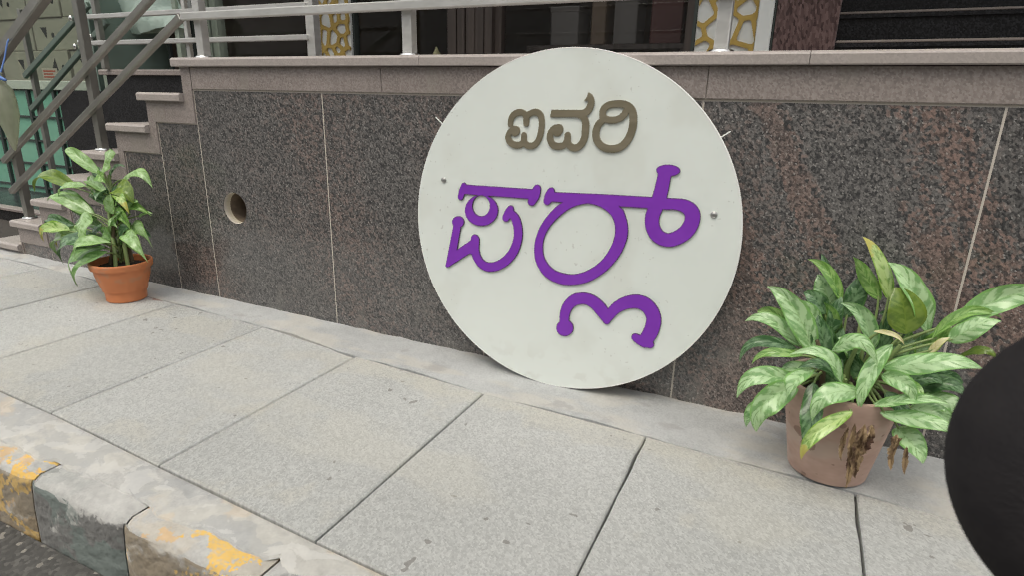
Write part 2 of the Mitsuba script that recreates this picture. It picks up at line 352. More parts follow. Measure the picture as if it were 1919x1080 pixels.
mat('m_card', base_color=proc(lambda p, n, uv: mix((0.33, 0.295, 0.235), (0.44, 0.395, 0.32), fbm(p.x * 4, p.y * 30, p.z * 12, 3))), roughness=0.85)
mat('m_print', base_color=(0.02, 0.02, 0.018), roughness=0.8)
mat('m_card_label', base_color=(0.55, 0.45, 0.38), roughness=0.7)
mat('m_red_print', base_color=(0.50, 0.10, 0.06), roughness=0.7)
mat('m_blue', base_color=(0.10, 0.20, 0.50), roughness=0.5)
mat('m_tape', base_color=(0.42, 0.36, 0.24), roughness=0.3)

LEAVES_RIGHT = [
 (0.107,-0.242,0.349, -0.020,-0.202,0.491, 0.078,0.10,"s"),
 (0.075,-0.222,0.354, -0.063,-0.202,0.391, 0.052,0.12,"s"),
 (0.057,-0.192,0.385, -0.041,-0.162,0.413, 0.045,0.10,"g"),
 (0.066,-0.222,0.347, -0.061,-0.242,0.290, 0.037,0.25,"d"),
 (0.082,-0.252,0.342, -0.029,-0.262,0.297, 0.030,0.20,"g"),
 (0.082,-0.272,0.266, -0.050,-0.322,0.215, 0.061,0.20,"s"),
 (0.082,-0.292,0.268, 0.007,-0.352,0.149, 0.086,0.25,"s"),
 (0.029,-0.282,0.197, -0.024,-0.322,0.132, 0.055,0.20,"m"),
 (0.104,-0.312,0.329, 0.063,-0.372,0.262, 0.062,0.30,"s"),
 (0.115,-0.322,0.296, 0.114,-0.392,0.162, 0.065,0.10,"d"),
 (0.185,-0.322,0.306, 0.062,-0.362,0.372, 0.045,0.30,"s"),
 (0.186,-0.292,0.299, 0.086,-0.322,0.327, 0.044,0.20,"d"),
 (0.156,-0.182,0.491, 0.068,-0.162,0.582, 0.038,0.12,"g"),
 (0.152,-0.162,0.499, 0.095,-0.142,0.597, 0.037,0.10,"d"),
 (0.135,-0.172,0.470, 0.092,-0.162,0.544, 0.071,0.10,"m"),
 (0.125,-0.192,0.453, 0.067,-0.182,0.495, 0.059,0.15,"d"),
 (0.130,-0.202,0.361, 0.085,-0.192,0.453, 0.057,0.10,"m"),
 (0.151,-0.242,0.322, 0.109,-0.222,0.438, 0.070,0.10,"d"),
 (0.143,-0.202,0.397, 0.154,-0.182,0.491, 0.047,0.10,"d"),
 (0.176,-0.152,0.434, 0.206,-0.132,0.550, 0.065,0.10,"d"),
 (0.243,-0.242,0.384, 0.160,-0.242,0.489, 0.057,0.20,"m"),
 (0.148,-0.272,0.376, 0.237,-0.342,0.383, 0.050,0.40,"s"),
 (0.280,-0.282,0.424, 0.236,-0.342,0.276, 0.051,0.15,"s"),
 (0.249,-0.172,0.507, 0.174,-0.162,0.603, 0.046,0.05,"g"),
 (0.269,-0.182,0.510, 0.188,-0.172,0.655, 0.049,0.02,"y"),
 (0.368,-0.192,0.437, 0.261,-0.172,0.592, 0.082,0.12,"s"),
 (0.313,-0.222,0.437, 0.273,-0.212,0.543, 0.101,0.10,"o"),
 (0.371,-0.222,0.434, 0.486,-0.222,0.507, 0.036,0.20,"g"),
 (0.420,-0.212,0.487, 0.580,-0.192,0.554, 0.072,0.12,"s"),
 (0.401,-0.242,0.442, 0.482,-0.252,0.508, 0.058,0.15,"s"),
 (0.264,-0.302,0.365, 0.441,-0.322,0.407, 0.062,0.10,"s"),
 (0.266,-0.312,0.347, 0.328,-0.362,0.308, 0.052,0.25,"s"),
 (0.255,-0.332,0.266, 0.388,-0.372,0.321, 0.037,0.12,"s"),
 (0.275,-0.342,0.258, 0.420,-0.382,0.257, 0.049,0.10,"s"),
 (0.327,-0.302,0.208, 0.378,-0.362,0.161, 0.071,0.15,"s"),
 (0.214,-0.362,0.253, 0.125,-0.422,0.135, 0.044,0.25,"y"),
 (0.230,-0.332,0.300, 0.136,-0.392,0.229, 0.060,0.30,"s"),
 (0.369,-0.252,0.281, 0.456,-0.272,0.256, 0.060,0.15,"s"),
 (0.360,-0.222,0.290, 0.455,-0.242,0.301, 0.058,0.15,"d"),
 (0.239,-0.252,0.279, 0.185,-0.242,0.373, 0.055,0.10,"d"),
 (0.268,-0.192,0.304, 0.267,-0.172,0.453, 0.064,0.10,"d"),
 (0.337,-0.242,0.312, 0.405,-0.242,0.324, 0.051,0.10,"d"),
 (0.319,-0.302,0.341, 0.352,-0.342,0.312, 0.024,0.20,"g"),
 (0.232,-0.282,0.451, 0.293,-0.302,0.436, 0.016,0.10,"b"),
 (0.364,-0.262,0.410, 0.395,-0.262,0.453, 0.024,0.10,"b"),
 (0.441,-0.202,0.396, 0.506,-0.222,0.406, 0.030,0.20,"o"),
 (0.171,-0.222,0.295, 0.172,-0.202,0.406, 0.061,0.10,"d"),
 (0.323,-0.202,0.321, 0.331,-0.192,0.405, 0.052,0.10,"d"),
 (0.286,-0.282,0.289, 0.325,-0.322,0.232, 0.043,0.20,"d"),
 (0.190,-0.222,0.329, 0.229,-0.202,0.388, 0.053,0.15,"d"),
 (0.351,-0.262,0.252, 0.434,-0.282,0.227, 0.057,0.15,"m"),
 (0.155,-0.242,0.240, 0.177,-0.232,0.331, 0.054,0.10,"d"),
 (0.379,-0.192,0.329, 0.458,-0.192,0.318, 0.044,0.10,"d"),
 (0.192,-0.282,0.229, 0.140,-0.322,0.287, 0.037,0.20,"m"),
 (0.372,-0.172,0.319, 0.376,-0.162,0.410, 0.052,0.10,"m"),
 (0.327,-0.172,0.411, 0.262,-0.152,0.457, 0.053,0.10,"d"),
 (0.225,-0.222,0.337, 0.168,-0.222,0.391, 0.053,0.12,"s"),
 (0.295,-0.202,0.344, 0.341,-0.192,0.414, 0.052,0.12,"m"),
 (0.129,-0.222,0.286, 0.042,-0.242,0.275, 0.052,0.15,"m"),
 (0.117,-0.214,0.414, 0.034,-0.206,0.458, 0.047,0.15,"s"),
 (0.370,-0.176,0.362, 0.420,-0.189,0.451, 0.053,0.15,"g"),
 (0.146,-0.184,0.343, 0.072,-0.191,0.414, 0.058,0.15,"m"),
 (0.135,-0.167,0.283, 0.089,-0.179,0.396, 0.057,0.15,"s"),
 (0.329,-0.181,0.331, 0.331,-0.183,0.425, 0.052,0.15,"g"),
 (0.156,-0.198,0.329, 0.117,-0.196,0.421, 0.047,0.15,"d"),
 (0.151,-0.182,0.396, 0.086,-0.147,0.469, 0.055,0.15,"d"),
 (0.162,-0.186,0.380, 0.122,-0.185,0.474, 0.044,0.15,"d"),
 (0.143,-0.181,0.372, 0.116,-0.198,0.474, 0.055,0.15,"g"),
 (0.352,-0.186,0.371, 0.399,-0.155,0.429, 0.048,0.15,"m")]
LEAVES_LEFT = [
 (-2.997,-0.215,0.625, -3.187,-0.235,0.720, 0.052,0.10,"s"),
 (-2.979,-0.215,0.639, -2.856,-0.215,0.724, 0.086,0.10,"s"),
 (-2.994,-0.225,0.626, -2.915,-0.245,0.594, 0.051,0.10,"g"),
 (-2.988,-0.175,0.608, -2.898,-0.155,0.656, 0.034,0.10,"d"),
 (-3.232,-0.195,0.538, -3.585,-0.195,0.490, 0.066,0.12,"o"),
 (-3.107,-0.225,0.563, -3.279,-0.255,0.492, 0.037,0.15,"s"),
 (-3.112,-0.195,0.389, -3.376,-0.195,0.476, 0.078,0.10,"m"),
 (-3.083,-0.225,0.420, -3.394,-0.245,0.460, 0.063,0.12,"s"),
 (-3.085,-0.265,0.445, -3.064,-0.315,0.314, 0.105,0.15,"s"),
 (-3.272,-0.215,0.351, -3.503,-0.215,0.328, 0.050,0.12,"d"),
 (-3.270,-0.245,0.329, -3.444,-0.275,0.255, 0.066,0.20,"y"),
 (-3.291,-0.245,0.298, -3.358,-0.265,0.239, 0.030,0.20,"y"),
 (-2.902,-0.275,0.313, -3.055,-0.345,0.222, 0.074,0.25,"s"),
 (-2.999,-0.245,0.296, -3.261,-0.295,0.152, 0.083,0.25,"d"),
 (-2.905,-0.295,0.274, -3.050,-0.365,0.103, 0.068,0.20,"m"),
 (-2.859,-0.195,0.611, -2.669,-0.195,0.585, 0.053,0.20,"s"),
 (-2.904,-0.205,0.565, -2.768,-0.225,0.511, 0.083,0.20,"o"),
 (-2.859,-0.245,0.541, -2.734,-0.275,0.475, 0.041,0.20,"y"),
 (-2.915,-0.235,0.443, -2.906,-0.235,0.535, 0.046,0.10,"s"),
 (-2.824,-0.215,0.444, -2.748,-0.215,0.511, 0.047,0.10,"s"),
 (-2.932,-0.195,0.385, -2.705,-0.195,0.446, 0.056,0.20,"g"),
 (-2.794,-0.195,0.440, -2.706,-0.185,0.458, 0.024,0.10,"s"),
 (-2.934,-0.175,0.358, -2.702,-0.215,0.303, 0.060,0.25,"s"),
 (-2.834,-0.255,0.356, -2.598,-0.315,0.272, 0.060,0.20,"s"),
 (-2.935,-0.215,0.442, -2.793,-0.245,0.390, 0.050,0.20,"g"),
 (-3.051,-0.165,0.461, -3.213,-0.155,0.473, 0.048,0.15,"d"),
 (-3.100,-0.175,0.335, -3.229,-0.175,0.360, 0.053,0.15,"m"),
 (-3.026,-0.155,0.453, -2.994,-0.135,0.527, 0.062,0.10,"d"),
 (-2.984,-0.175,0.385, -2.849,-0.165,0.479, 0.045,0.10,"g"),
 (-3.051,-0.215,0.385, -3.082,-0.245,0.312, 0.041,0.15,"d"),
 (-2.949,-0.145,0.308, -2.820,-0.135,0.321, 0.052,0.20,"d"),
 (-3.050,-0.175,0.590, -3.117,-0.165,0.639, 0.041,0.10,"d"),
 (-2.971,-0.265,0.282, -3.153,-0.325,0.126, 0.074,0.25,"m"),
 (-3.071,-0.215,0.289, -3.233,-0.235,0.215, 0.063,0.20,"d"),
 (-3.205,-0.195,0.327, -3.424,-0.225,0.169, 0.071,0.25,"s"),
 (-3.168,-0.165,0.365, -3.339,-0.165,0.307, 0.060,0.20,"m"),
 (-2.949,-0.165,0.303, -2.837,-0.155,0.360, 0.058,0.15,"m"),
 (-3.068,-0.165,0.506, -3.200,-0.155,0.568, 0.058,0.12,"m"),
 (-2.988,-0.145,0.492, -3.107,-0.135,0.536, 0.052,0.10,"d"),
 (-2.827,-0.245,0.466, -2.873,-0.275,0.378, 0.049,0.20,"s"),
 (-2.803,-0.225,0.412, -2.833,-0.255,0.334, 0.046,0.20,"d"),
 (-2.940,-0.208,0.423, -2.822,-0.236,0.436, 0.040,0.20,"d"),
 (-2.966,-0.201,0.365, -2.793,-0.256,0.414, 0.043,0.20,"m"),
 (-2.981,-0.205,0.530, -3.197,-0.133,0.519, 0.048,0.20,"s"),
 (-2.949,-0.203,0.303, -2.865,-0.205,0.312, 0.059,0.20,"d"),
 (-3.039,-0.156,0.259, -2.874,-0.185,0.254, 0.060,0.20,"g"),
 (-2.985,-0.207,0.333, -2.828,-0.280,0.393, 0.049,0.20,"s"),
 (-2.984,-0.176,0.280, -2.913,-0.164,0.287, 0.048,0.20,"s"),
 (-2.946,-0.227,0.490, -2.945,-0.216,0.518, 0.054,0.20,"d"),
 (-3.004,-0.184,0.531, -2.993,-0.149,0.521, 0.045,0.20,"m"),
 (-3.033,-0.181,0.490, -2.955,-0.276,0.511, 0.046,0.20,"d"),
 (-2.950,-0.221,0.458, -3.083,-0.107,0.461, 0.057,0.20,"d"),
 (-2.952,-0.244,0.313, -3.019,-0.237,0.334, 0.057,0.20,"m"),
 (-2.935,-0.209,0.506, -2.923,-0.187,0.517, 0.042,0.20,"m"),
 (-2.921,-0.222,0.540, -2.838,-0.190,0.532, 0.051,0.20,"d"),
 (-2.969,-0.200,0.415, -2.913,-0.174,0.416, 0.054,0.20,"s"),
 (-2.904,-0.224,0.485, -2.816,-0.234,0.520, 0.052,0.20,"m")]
DEAD = [(0.222,-0.377,0.229, 0.231,-0.382,0.040, 0.026),
 (0.244,-0.377,0.233, 0.248,-0.382,0.076, 0.043),
 (0.257,-0.377,0.235, 0.248,-0.382,0.142, 0.029),
 (0.329,-0.377,0.216, 0.320,-0.382,0.122, 0.024),
 (0.316,-0.377,0.223, 0.317,-0.382,0.184, 0.021),
 (0.342,-0.377,0.195, 0.350,-0.382,0.119, 0.016),
 (0.210,-0.377,0.216, 0.209,-0.382,0.116, 0.016)]
STROKES = [
 (0,'s',[[-0.207,0.3387],[-0.2053,0.3553],[-0.1977,0.3694],[-0.1851,0.3777],[-0.1695,0.3807],[-0.1567,0.3766],[-0.1483,0.365],[-0.1473,0.3445]],[0.0185,0.0201,0.0212,0.0223,0.0212,0.0201,0.0212,0.0212]),
 (0,'s',[[-0.1473,0.3445],[-0.1477,0.3637],[-0.1393,0.3745],[-0.1263,0.3809],[-0.1101,0.3818],[-0.0974,0.3739],[-0.0911,0.3564],[-0.0903,0.3329],[-0.0936,0.3091],[-0.1005,0.2902],[-0.1116,0.2764],[-0.1262,0.2709],[-0.1414,0.2736],[-0.1519,0.2838],[-0.1537,0.306]],[0.0212,0.0212,0.0201,0.0207,0.0223,0.0212,0.0207,0.0207,0.0207,0.0201,0.0212,0.0228,0.0223,0.0207,0.0201]),
 (0,'s',[[-0.1537,0.306],[-0.1542,0.2878],[-0.1618,0.2753],[-0.1787,0.271],[-0.1964,0.2744],[-0.2082,0.2839],[-0.2137,0.2959],[-0.2089,0.3123],[-0.1966,0.3262],[-0.1881,0.3279]],[0.0201,0.0201,0.0212,0.0233,0.0228,0.0223,0.0212,0.0185,0.0159,0.0132]),
 (0,'p',[[-0.1705,0.3135],[-0.1723,0.3099],[-0.1747,0.3067],[-0.1778,0.304],[-0.1814,0.302],[-0.1852,0.3008],[-0.1891,0.3005],[-0.1929,0.3011],[-0.1963,0.3025],[-0.1994,0.3047],[-0.2017,0.3076],[-0.2033,0.311],[-0.2041,0.3147],[-0.204,0.3186],[-0.2031,0.3225],[-0.2013,0.3262],[-0.1988,0.3294],[-0.1957,0.332],[-0.1921,0.334],[-0.1883,0.3351],[-0.1845,0.3354],[-0.1807,0.3348],[-0.1772,0.3334],[-0.1743,0.3312],[-0.1719,0.3284],[-0.1703,0.325],[-0.1695,0.3213],[-0.1696,0.3174]],0),
 (1,'q',[[-0.0579,0.3915],[0.0537,0.3939],[0.0655,0.3829],[0.0582,0.3714],[-0.0613,0.3677]],0),
 (1,'s',[[0.0505,0.3825],[0.0651,0.3892],[0.0742,0.4044],[0.0771,0.4194],[0.0731,0.4329],[0.0665,0.4476]],[0.0233,0.0233,0.0223,0.0217,0.0185,0.0016]),
 (1,'q',[[0.0659,0.4489],[0.0749,0.4367],[0.0707,0.4217],[0.0529,0.4226],[0.0616,0.4339]],0),
 (1,'s',[[0.0326,0.3807],[0.0526,0.3725],[0.0626,0.3564],[0.0644,0.3336],[0.063,0.308],[0.0556,0.2892],[0.0437,0.2767],[0.0299,0.2724],[0.0154,0.2774],[0.006,0.29],[0.0039,0.3127]],[0.0212,0.0223,0.0233,0.0238,0.0233,0.0228,0.0228,0.0238,0.0228,0.0212,0.0212]),
 (1,'s',[[0.0039,0.3127],[0.0028,0.295],[-0.0064,0.2802],[-0.025,0.2749],[-0.0431,0.2771],[-0.0543,0.2897],[-0.0589,0.3066],[-0.0547,0.3225],[-0.0447,0.3346],[-0.0335,0.3389]],[0.0212,0.0207,0.0212,0.0238,0.0233,0.0228,0.0223,0.0201,0.0175,0.0148]),
 (1,'p',[[-0.0148,0.3207],[-0.0171,0.3166],[-0.0201,0.313],[-0.0236,0.31],[-0.0276,0.308],[-0.0317,0.3068],[-0.0359,0.3067],[-0.0398,0.3076],[-0.0433,0.3094],[-0.0461,0.3121],[-0.0483,0.3156],[-0.0496,0.3196],[-0.0499,0.324],[-0.0493,0.3285],[-0.0479,0.333],[-0.0455,0.3371],[-0.0425,0.3407],[-0.0389,0.3435],[-0.035,0.3456],[-0.0309,0.3467],[-0.0268,0.3468],[-0.0229,0.3459],[-0.0194,0.344],[-0.0166,0.3413],[-0.0145,0.3379],[-0.0132,0.3339],[-0.0128,0.3296],[-0.0134,0.3251]],0),
 (2,'s',[[0.1192,0.372],[0.1173,0.3856],[0.1222,0.4006],[0.1359,0.4108],[0.1553,0.4146],[0.1774,0.4154],[0.1987,0.4093],[0.213,0.3944],[0.2185,0.3739],[0.2193,0.3494],[0.2144,0.3246],[0.2035,0.3018],[0.1842,0.2828],[0.1582,0.2757],[0.1324,0.2787],[0.1123,0.2919],[0.1019,0.3097],[0.1003,0.3299],[0.1063,0.3491],[0.1198,0.3645],[0.1232,0.3721]],[0.0212,0.0212,0.0223,0.0217,0.0217,0.0223,0.0233,0.0238,0.0244,0.0244,0.0244,0.0244,0.0244,0.0244,0.0244,0.0238,0.0238,0.0238,0.0228,0.0217,0.0212]),
 (2,'s',[[0.119,0.3745],[0.1344,0.3663],[0.1531,0.3649],[0.1737,0.3705],[0.1882,0.3827],[0.1925,0.3926]],[0.0201,0.0212,0.0212,0.0212,0.0212,0.0212]),
 (10,'s',[[-0.3797,0.104],[-0.1068,0.1088]],[0.035,0.035]),
 (10,'s',[[-0.3834,0.1172],[-0.3896,0.097],[-0.3962,0.0749]],[0.0219,0.0271,0.0236]),
 (10,'s',[[-0.0942,0.1293],[-0.1015,0.1065],[-0.1122,0.0832]],[0.028,0.0368,0.0306]),
 (10,'p',[[-0.2409,0.0402],[-0.242,0.0275],[-0.2465,0.0151],[-0.254,0.0036],[-0.2643,-0.0065],[-0.2768,-0.0146],[-0.291,-0.0203],[-0.3061,-0.0234],[-0.3214,-0.0235],[-0.3361,-0.0208],[-0.3494,-0.0152],[-0.3607,-0.0072],[-0.3693,0.003],[-0.3748,0.0147],[-0.3768,0.0274],[-0.3754,0.0404],[-0.3706,0.053],[-0.3626,0.0645],[-0.352,0.0745],[-0.3392,0.0823],[-0.3249,0.0877],[-0.3098,0.0904],[-0.2948,0.0902],[-0.2805,0.0873],[-0.2676,0.0817],[-0.2567,0.0737],[-0.2484,0.0639],[-0.243,0.0525]],0),
 (10,'h',[[-0.2743,0.0534],[-0.2749,0.0451],[-0.2773,0.037],[-0.2812,0.0295],[-0.2866,0.023],[-0.2933,0.0179],[-0.3007,0.0144],[-0.3087,0.0127],[-0.3167,0.0128],[-0.3244,0.0149],[-0.3314,0.0187],[-0.3374,0.0241],[-0.3419,0.0309],[-0.3448,0.0386],[-0.346,0.0469],[-0.3453,0.0554],[-0.3428,0.0635],[-0.3387,0.071],[-0.3332,0.0774],[-0.3265,0.0824],[-0.319,0.0858],[-0.3111,0.0874],[-0.3032,0.0871],[-0.2956,0.085],[-0.2887,0.0812],[-0.2829,0.0758],[-0.2784,0.0692],[-0.2755,0.0616]],0),
 (10,'q',[[-0.4249,-0.0346],[-0.3922,-0.0375],[-0.4069,-0.1232],[-0.3275,-0.0645],[-0.3175,-0.0642],[-0.3135,-0.0714],[-0.3127,-0.0947],[-0.347,-0.1353],[-0.3519,-0.1316],[-0.4418,-0.196],[-0.4503,-0.1989],[-0.4565,-0.1935]],0),
 (10,'s',[[-0.332,-0.0735],[-0.3302,-0.116],[-0.3202,-0.1449],[-0.299,-0.1659],[-0.2693,-0.1727],[-0.2323,-0.1613],[-0.1965,-0.1341],[-0.171,-0.0965],[-0.1587,-0.0537],[-0.1596,-0.0169],[-0.171,0.0165],[-0.1883,0.033]],[0.0333,0.035,0.035,0.035,0.035,0.035,0.035,0.035,0.0341,0.0341,0.0341,0.0306]),
 (10,'p',[[-0.3791,-0.0158],[-0.3796,-0.0207],[-0.3814,-0.0256],[-0.3844,-0.0301],[-0.3883,-0.034],[-0.3931,-0.0371],[-0.3985,-0.0394],[-0.4043,-0.0405],[-0.41,-0.0406],[-0.4155,-0.0395],[-0.4205,-0.0374],[-0.4247,-0.0343],[-0.4278,-0.0304],[-0.4299,-0.0259],[-0.4306,-0.021],[-0.43,-0.016],[-0.4282,-0.0112],[-0.4252,-0.0067],[-0.4212,-0.0028],[-0.4163,0.0003],[-0.4109,0.0025],[-0.4052,0.0036],[-0.3995,0.0036],[-0.3941,0.0025],[-0.3892,0.0004],[-0.385,-0.0027],[-0.3819,-0.0065],[-0.3799,-0.011]],0),
 (10,'s',[[-0.1922,0.0496],[-0.2004,0.0338],[-0.2091,0.0167]],[0.0263,0.0315,0.0289]),
 (11,'s',[[-0.0399,0.1057],[0.1477,0.1114],[0.3103,0.1156],[0.3565,0.1156]],[0.0335,0.0372,0.0372,0.036]),
 (11,'s',[[-0.0424,0.1248],[-0.0481,0.1075],[-0.0544,0.0901]],[0.0261,0.0335,0.0286]),
 (11,'p',[[-0.0051,0.0863],[-0.0494,0.0413],[-0.0805,-0.0131],[-0.0939,-0.0733],[-0.0835,-0.1315],[-0.0464,-0.1765],[0.0068,-0.1954],[0.0611,-0.192],[0.1194,-0.1704],[0.1741,-0.126],[0.2134,-0.0705],[0.2332,-0.0157],[0.2342,0.0269],[0.2227,0.0649],[0.2019,0.0928],[0.1352,0.1109],[0.0588,0.1104]],0),
 (11,'h',[[0.0795,0.092],[0.029,0.0708],[-0.0212,0.0251],[-0.0523,-0.0229],[-0.0612,-0.0694],[-0.0502,-0.1139],[-0.0171,-0.1458],[0.0247,-0.1552],[0.0649,-0.1522],[0.1098,-0.1317],[0.1522,-0.0941],[0.18,-0.0467],[0.1918,-0.0021],[0.1886,0.0342],[0.1736,0.0631],[0.1438,0.0833],[0.1115,0.0924]],0),
 (11,'s',[[0.3338,0.2052],[0.3283,0.1535],[0.3196,0.1094],[0.3096,0.0763],[0.3117,0.0441],[0.3294,0.0145],[0.3571,0.0022],[0.3854,0.0078],[0.4169,0.0319],[0.4328,0.0654],[0.4305,0.095],[0.4088,0.1135],[0.3733,0.1183],[0.3277,0.116]],[0.0422,0.0447,0.0459,0.0459,0.0459,0.0459,0.0447,0.0459,0.0472,0.0472,0.0472,0.0422,0.036,0.036]),
 (11,'p',[[0.3805,0.2211],[0.3799,0.217],[0.3775,0.213],[0.3733,0.2094],[0.3677,0.2063],[0.3609,0.2038],[0.3531,0.2022],[0.3449,0.2014],[0.3366,0.2016],[0.3285,0.2027],[0.3213,0.2047],[0.3151,0.2074],[0.3103,0.2108],[0.3073,0.2146],[0.3061,0.2187],[0.3067,0.2229],[0.3092,0.2269],[0.3135,0.2305],[0.3192,0.2336],[0.3262,0.236],[0.334,0.2376],[0.3422,0.2383],[0.3505,0.2381],[0.3584,0.2369],[0.3656,0.235],[0.3716,0.2322],[0.3763,0.2289],[0.3793,0.2251]],0),
 (12,'s',[[0.0404,-0.3556],[0.0356,-0.3154],[0.0433,-0.2768],[0.0684,-0.2459],[0.1058,-0.2346],[0.1416,-0.244],[0.172,-0.2706],[0.1903,-0.3018]],[0.0348,0.036,0.0385,0.041,0.0422,0.0447,0.0459,0.0248]),
 (12,'q',[[0.1657,-0.273],[0.1965,-0.2534],[0.2172,-0.2695],[0.1962,-0.3107],[0.1888,-0.3146],[0.1799,-0.3102]],0),
 (12,'s',[[0.1943,-0.2879],[0.214,-0.255],[0.2478,-0.2281],[0.2891,-0.2163],[0.324,-0.2271],[0.347,-0.2614],[0.3449,-0.3066],[0.3269,-0.349]],[0.031,0.0385,0.0434,0.0484,0.0497,0.0497,0.0497,0.0472]),
 (12,'p',[[0.0724,-0.3484],[0.072,-0.3553],[0.0701,-0.3622],[0.0668,-0.3687],[0.062,-0.3744],[0.0562,-0.3792],[0.0496,-0.3828],[0.0424,-0.3849],[0.0352,-0.3855],[0.0282,-0.3845],[0.0218,-0.382],[0.0163,-0.378],[0.012,-0.3729],[0.0092,-0.3668],[0.0079,-0.3601],[0.0083,-0.3531],[0.0103,-0.3462],[0.0138,-0.3397],[0.0186,-0.334],[0.0245,-0.3293],[0.0311,-0.3258],[0.0383,-0.3238],[0.0454,-0.3233],[0.0524,-0.3244],[0.0587,-0.3269],[0.0641,-0.3308],[0.0683,-0.3358],[0.0711,-0.3418]],0),
 (12,'s',[[0.2938,-0.3422],[0.3197,-0.3517],[0.3451,-0.3572]],[0.0286,0.036,0.0273]),
]

# ------------------------------------------------------------------ the setting: road, kerb, pavement
ROAD_Z = -0.185
obj('road', bx(-30, 30, -11.5, -1.30, -0.6, ROAD_Z), 'm_asphalt', kind='structure', label='dark worn asphalt road below the kerb')
obj('ground', bx(-40, 40, -40, 40, -1.0, -0.62), 'm_asphalt', kind='structure')

def J1(x):      # the joint between the paving slabs and the mortar strip
    return np.interp(x, [-6, -4.3, -3.5, -2.8, -2.2, -1.9, -1.53, -0.91, -0.315, 0.29, 0.5, 2.5], [-.10, -.103, -.105, -.156, -.165, -.187, -.23, -.267, -.282, -.302, -.307, -.33])
def K(x):       # the joint between the paving slabs and the kerb
    return np.interp(x, [-6, -2.4, -2.04, -1.47, -0.9, 0.3, 2.5], [-1.0, -1.045, -1.055, -1.09, -1.121, -1.17, -1.25])
KE = -1.285     # the kerb's outer edge

def slab_mesh(poly, ztop, c=0.004, drop=0.05):
    """a paving slab: worn chamfered top edge, its top following the fall of the pavement"""
    inner = poly.buffer(-c, join_style=2)
    a = np.array(poly.exterior.coords)[:-1]; b = np.array(inner.exterior.coords)[:-1]
    if len(a) != len(b):
        b = a + (np.array(poly.centroid.coords[0]) - a) * 0.01
    k = np.argmin(((b - a[0]) ** 2).sum(1)); b = np.roll(b, -k, 0)
    if ((b[1] - a[1]) ** 2).sum() > ((b[-1] - a[1]) ** 2).sum(): b = np.roll(b[::-1], 1, 0)
    n = len(a); g = lambda q, d: np.column_stack([q, [G(x) + ztop + d for x in q[:, 0]]])
    V = np.vstack([g(a, -drop), g(a, -c), g(b, 0)]); F = []
    for lay in (0, 1):
        for i in range(n):
            p, q = lay * n + i, lay * n + (i + 1) % n; F += [(p, q, q + n), (p, q + n, p + n)]
    for i in range(1, n - 1): F.append((2 * n, 2 * n + i, 2 * n + i + 1))
    m = trimesh.Trimesh(V, np.array(F), process=False); m.fix_normals()
    if m.face_normals[-1][2] < 0: m.invert()
    return m

base = trimesh.Trimesh([(-12, -1.2, G(-12) - .045), (3.5, -1.2, G(3.5) - .045), (3.5, 1.2, G(3.5) - .045), (-12, 1.2, G(-12) - .045),
                        (-12, -1.2, -.6), (3.5, -1.2, -.6), (3.5, 1.2, -.6), (-12, 1.2, -.6)],
                       [(0, 1, 2), (0, 2, 3), (4, 6, 5), (4, 7, 6), (0, 4, 5), (0, 5, 1), (1, 5, 6), (1, 6, 2), (2, 6, 7), (2, 7, 3), (3, 7, 4), (3, 4, 0)], process=False)
obj('pavement', base, 'm_joint', kind='structure', label='grey granite slab pavement beside the polished wall')
xs = [-5.6, -5.02, -4.43, -3.84, -3.255, -2.665, -2.07, -1.503, -0.905, -0.317, 0.268, 0.86, 1.45, 2.04]
for i in range(len(xs) - 1):
    x0, x1 = xs[i], xs[i + 1]
    g = {7: .004, 8: .0035, 9: .0055, 10: .013}.get(i, .0045); g0 = {8: .004, 9: .0035, 10: .0055, 11: .013}.get(i, .0045)
    r1 = random.Random(i)
    top = [(x0 + g0 * .5 + .01 * (i > 5) * r1.random() * 0, J1(x0) - .003)]
    for t in (.08, .17, .29, .4, .52, .61, .73, .84, .93):
        x = x0 + t * (x1 - x0); top.append((x, J1(x) - .003 - r1.random() * (.010 if r1.random() < .3 else .004)))
    if i == 6: top[-2:] = [(top[-2][0], top[-2][1] - .004), (top[-1][0], top[-1][1] - .013)]
    top.append((x1 - g * .5, J1(x1) - (.015 if i == 6 else .003)))
    bot = [(x1 - g * .5 + .004 * r1.random() - .004, K(x1) + .003), ((x0 + x1) / 2, K((x0 + x1) / 2) + .003 + r1.random() * .003), (x0 + g0 * .5, K(x0) + .003)]
    side = [(x1 - g * .5 - r1.random() * (.006 if r1.random() < .12 else .002), J1(x1) + t * (K(x1) - J1(x1))) for t in (.07, .16, .25, .37, .5, .61, .75, .86, .95)]
    side2 = [(x0 + g0 * .5 + r1.random() * (.006 if r1.random() < .12 else .002), K(x0) + t * (J1(x0) - K(x0))) for t in (.07, .16, .25, .37, .5, .61, .75, .86, .95)]
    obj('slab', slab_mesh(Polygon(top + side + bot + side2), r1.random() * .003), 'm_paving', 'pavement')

def mi_noise(x):
    i = math.floor(x); t = x - i; h = lambda k: random.Random(k * 7 + 1).random()
    return h(i) + (h(i + 1) - h(i)) * t * t * (3 - 2 * t)
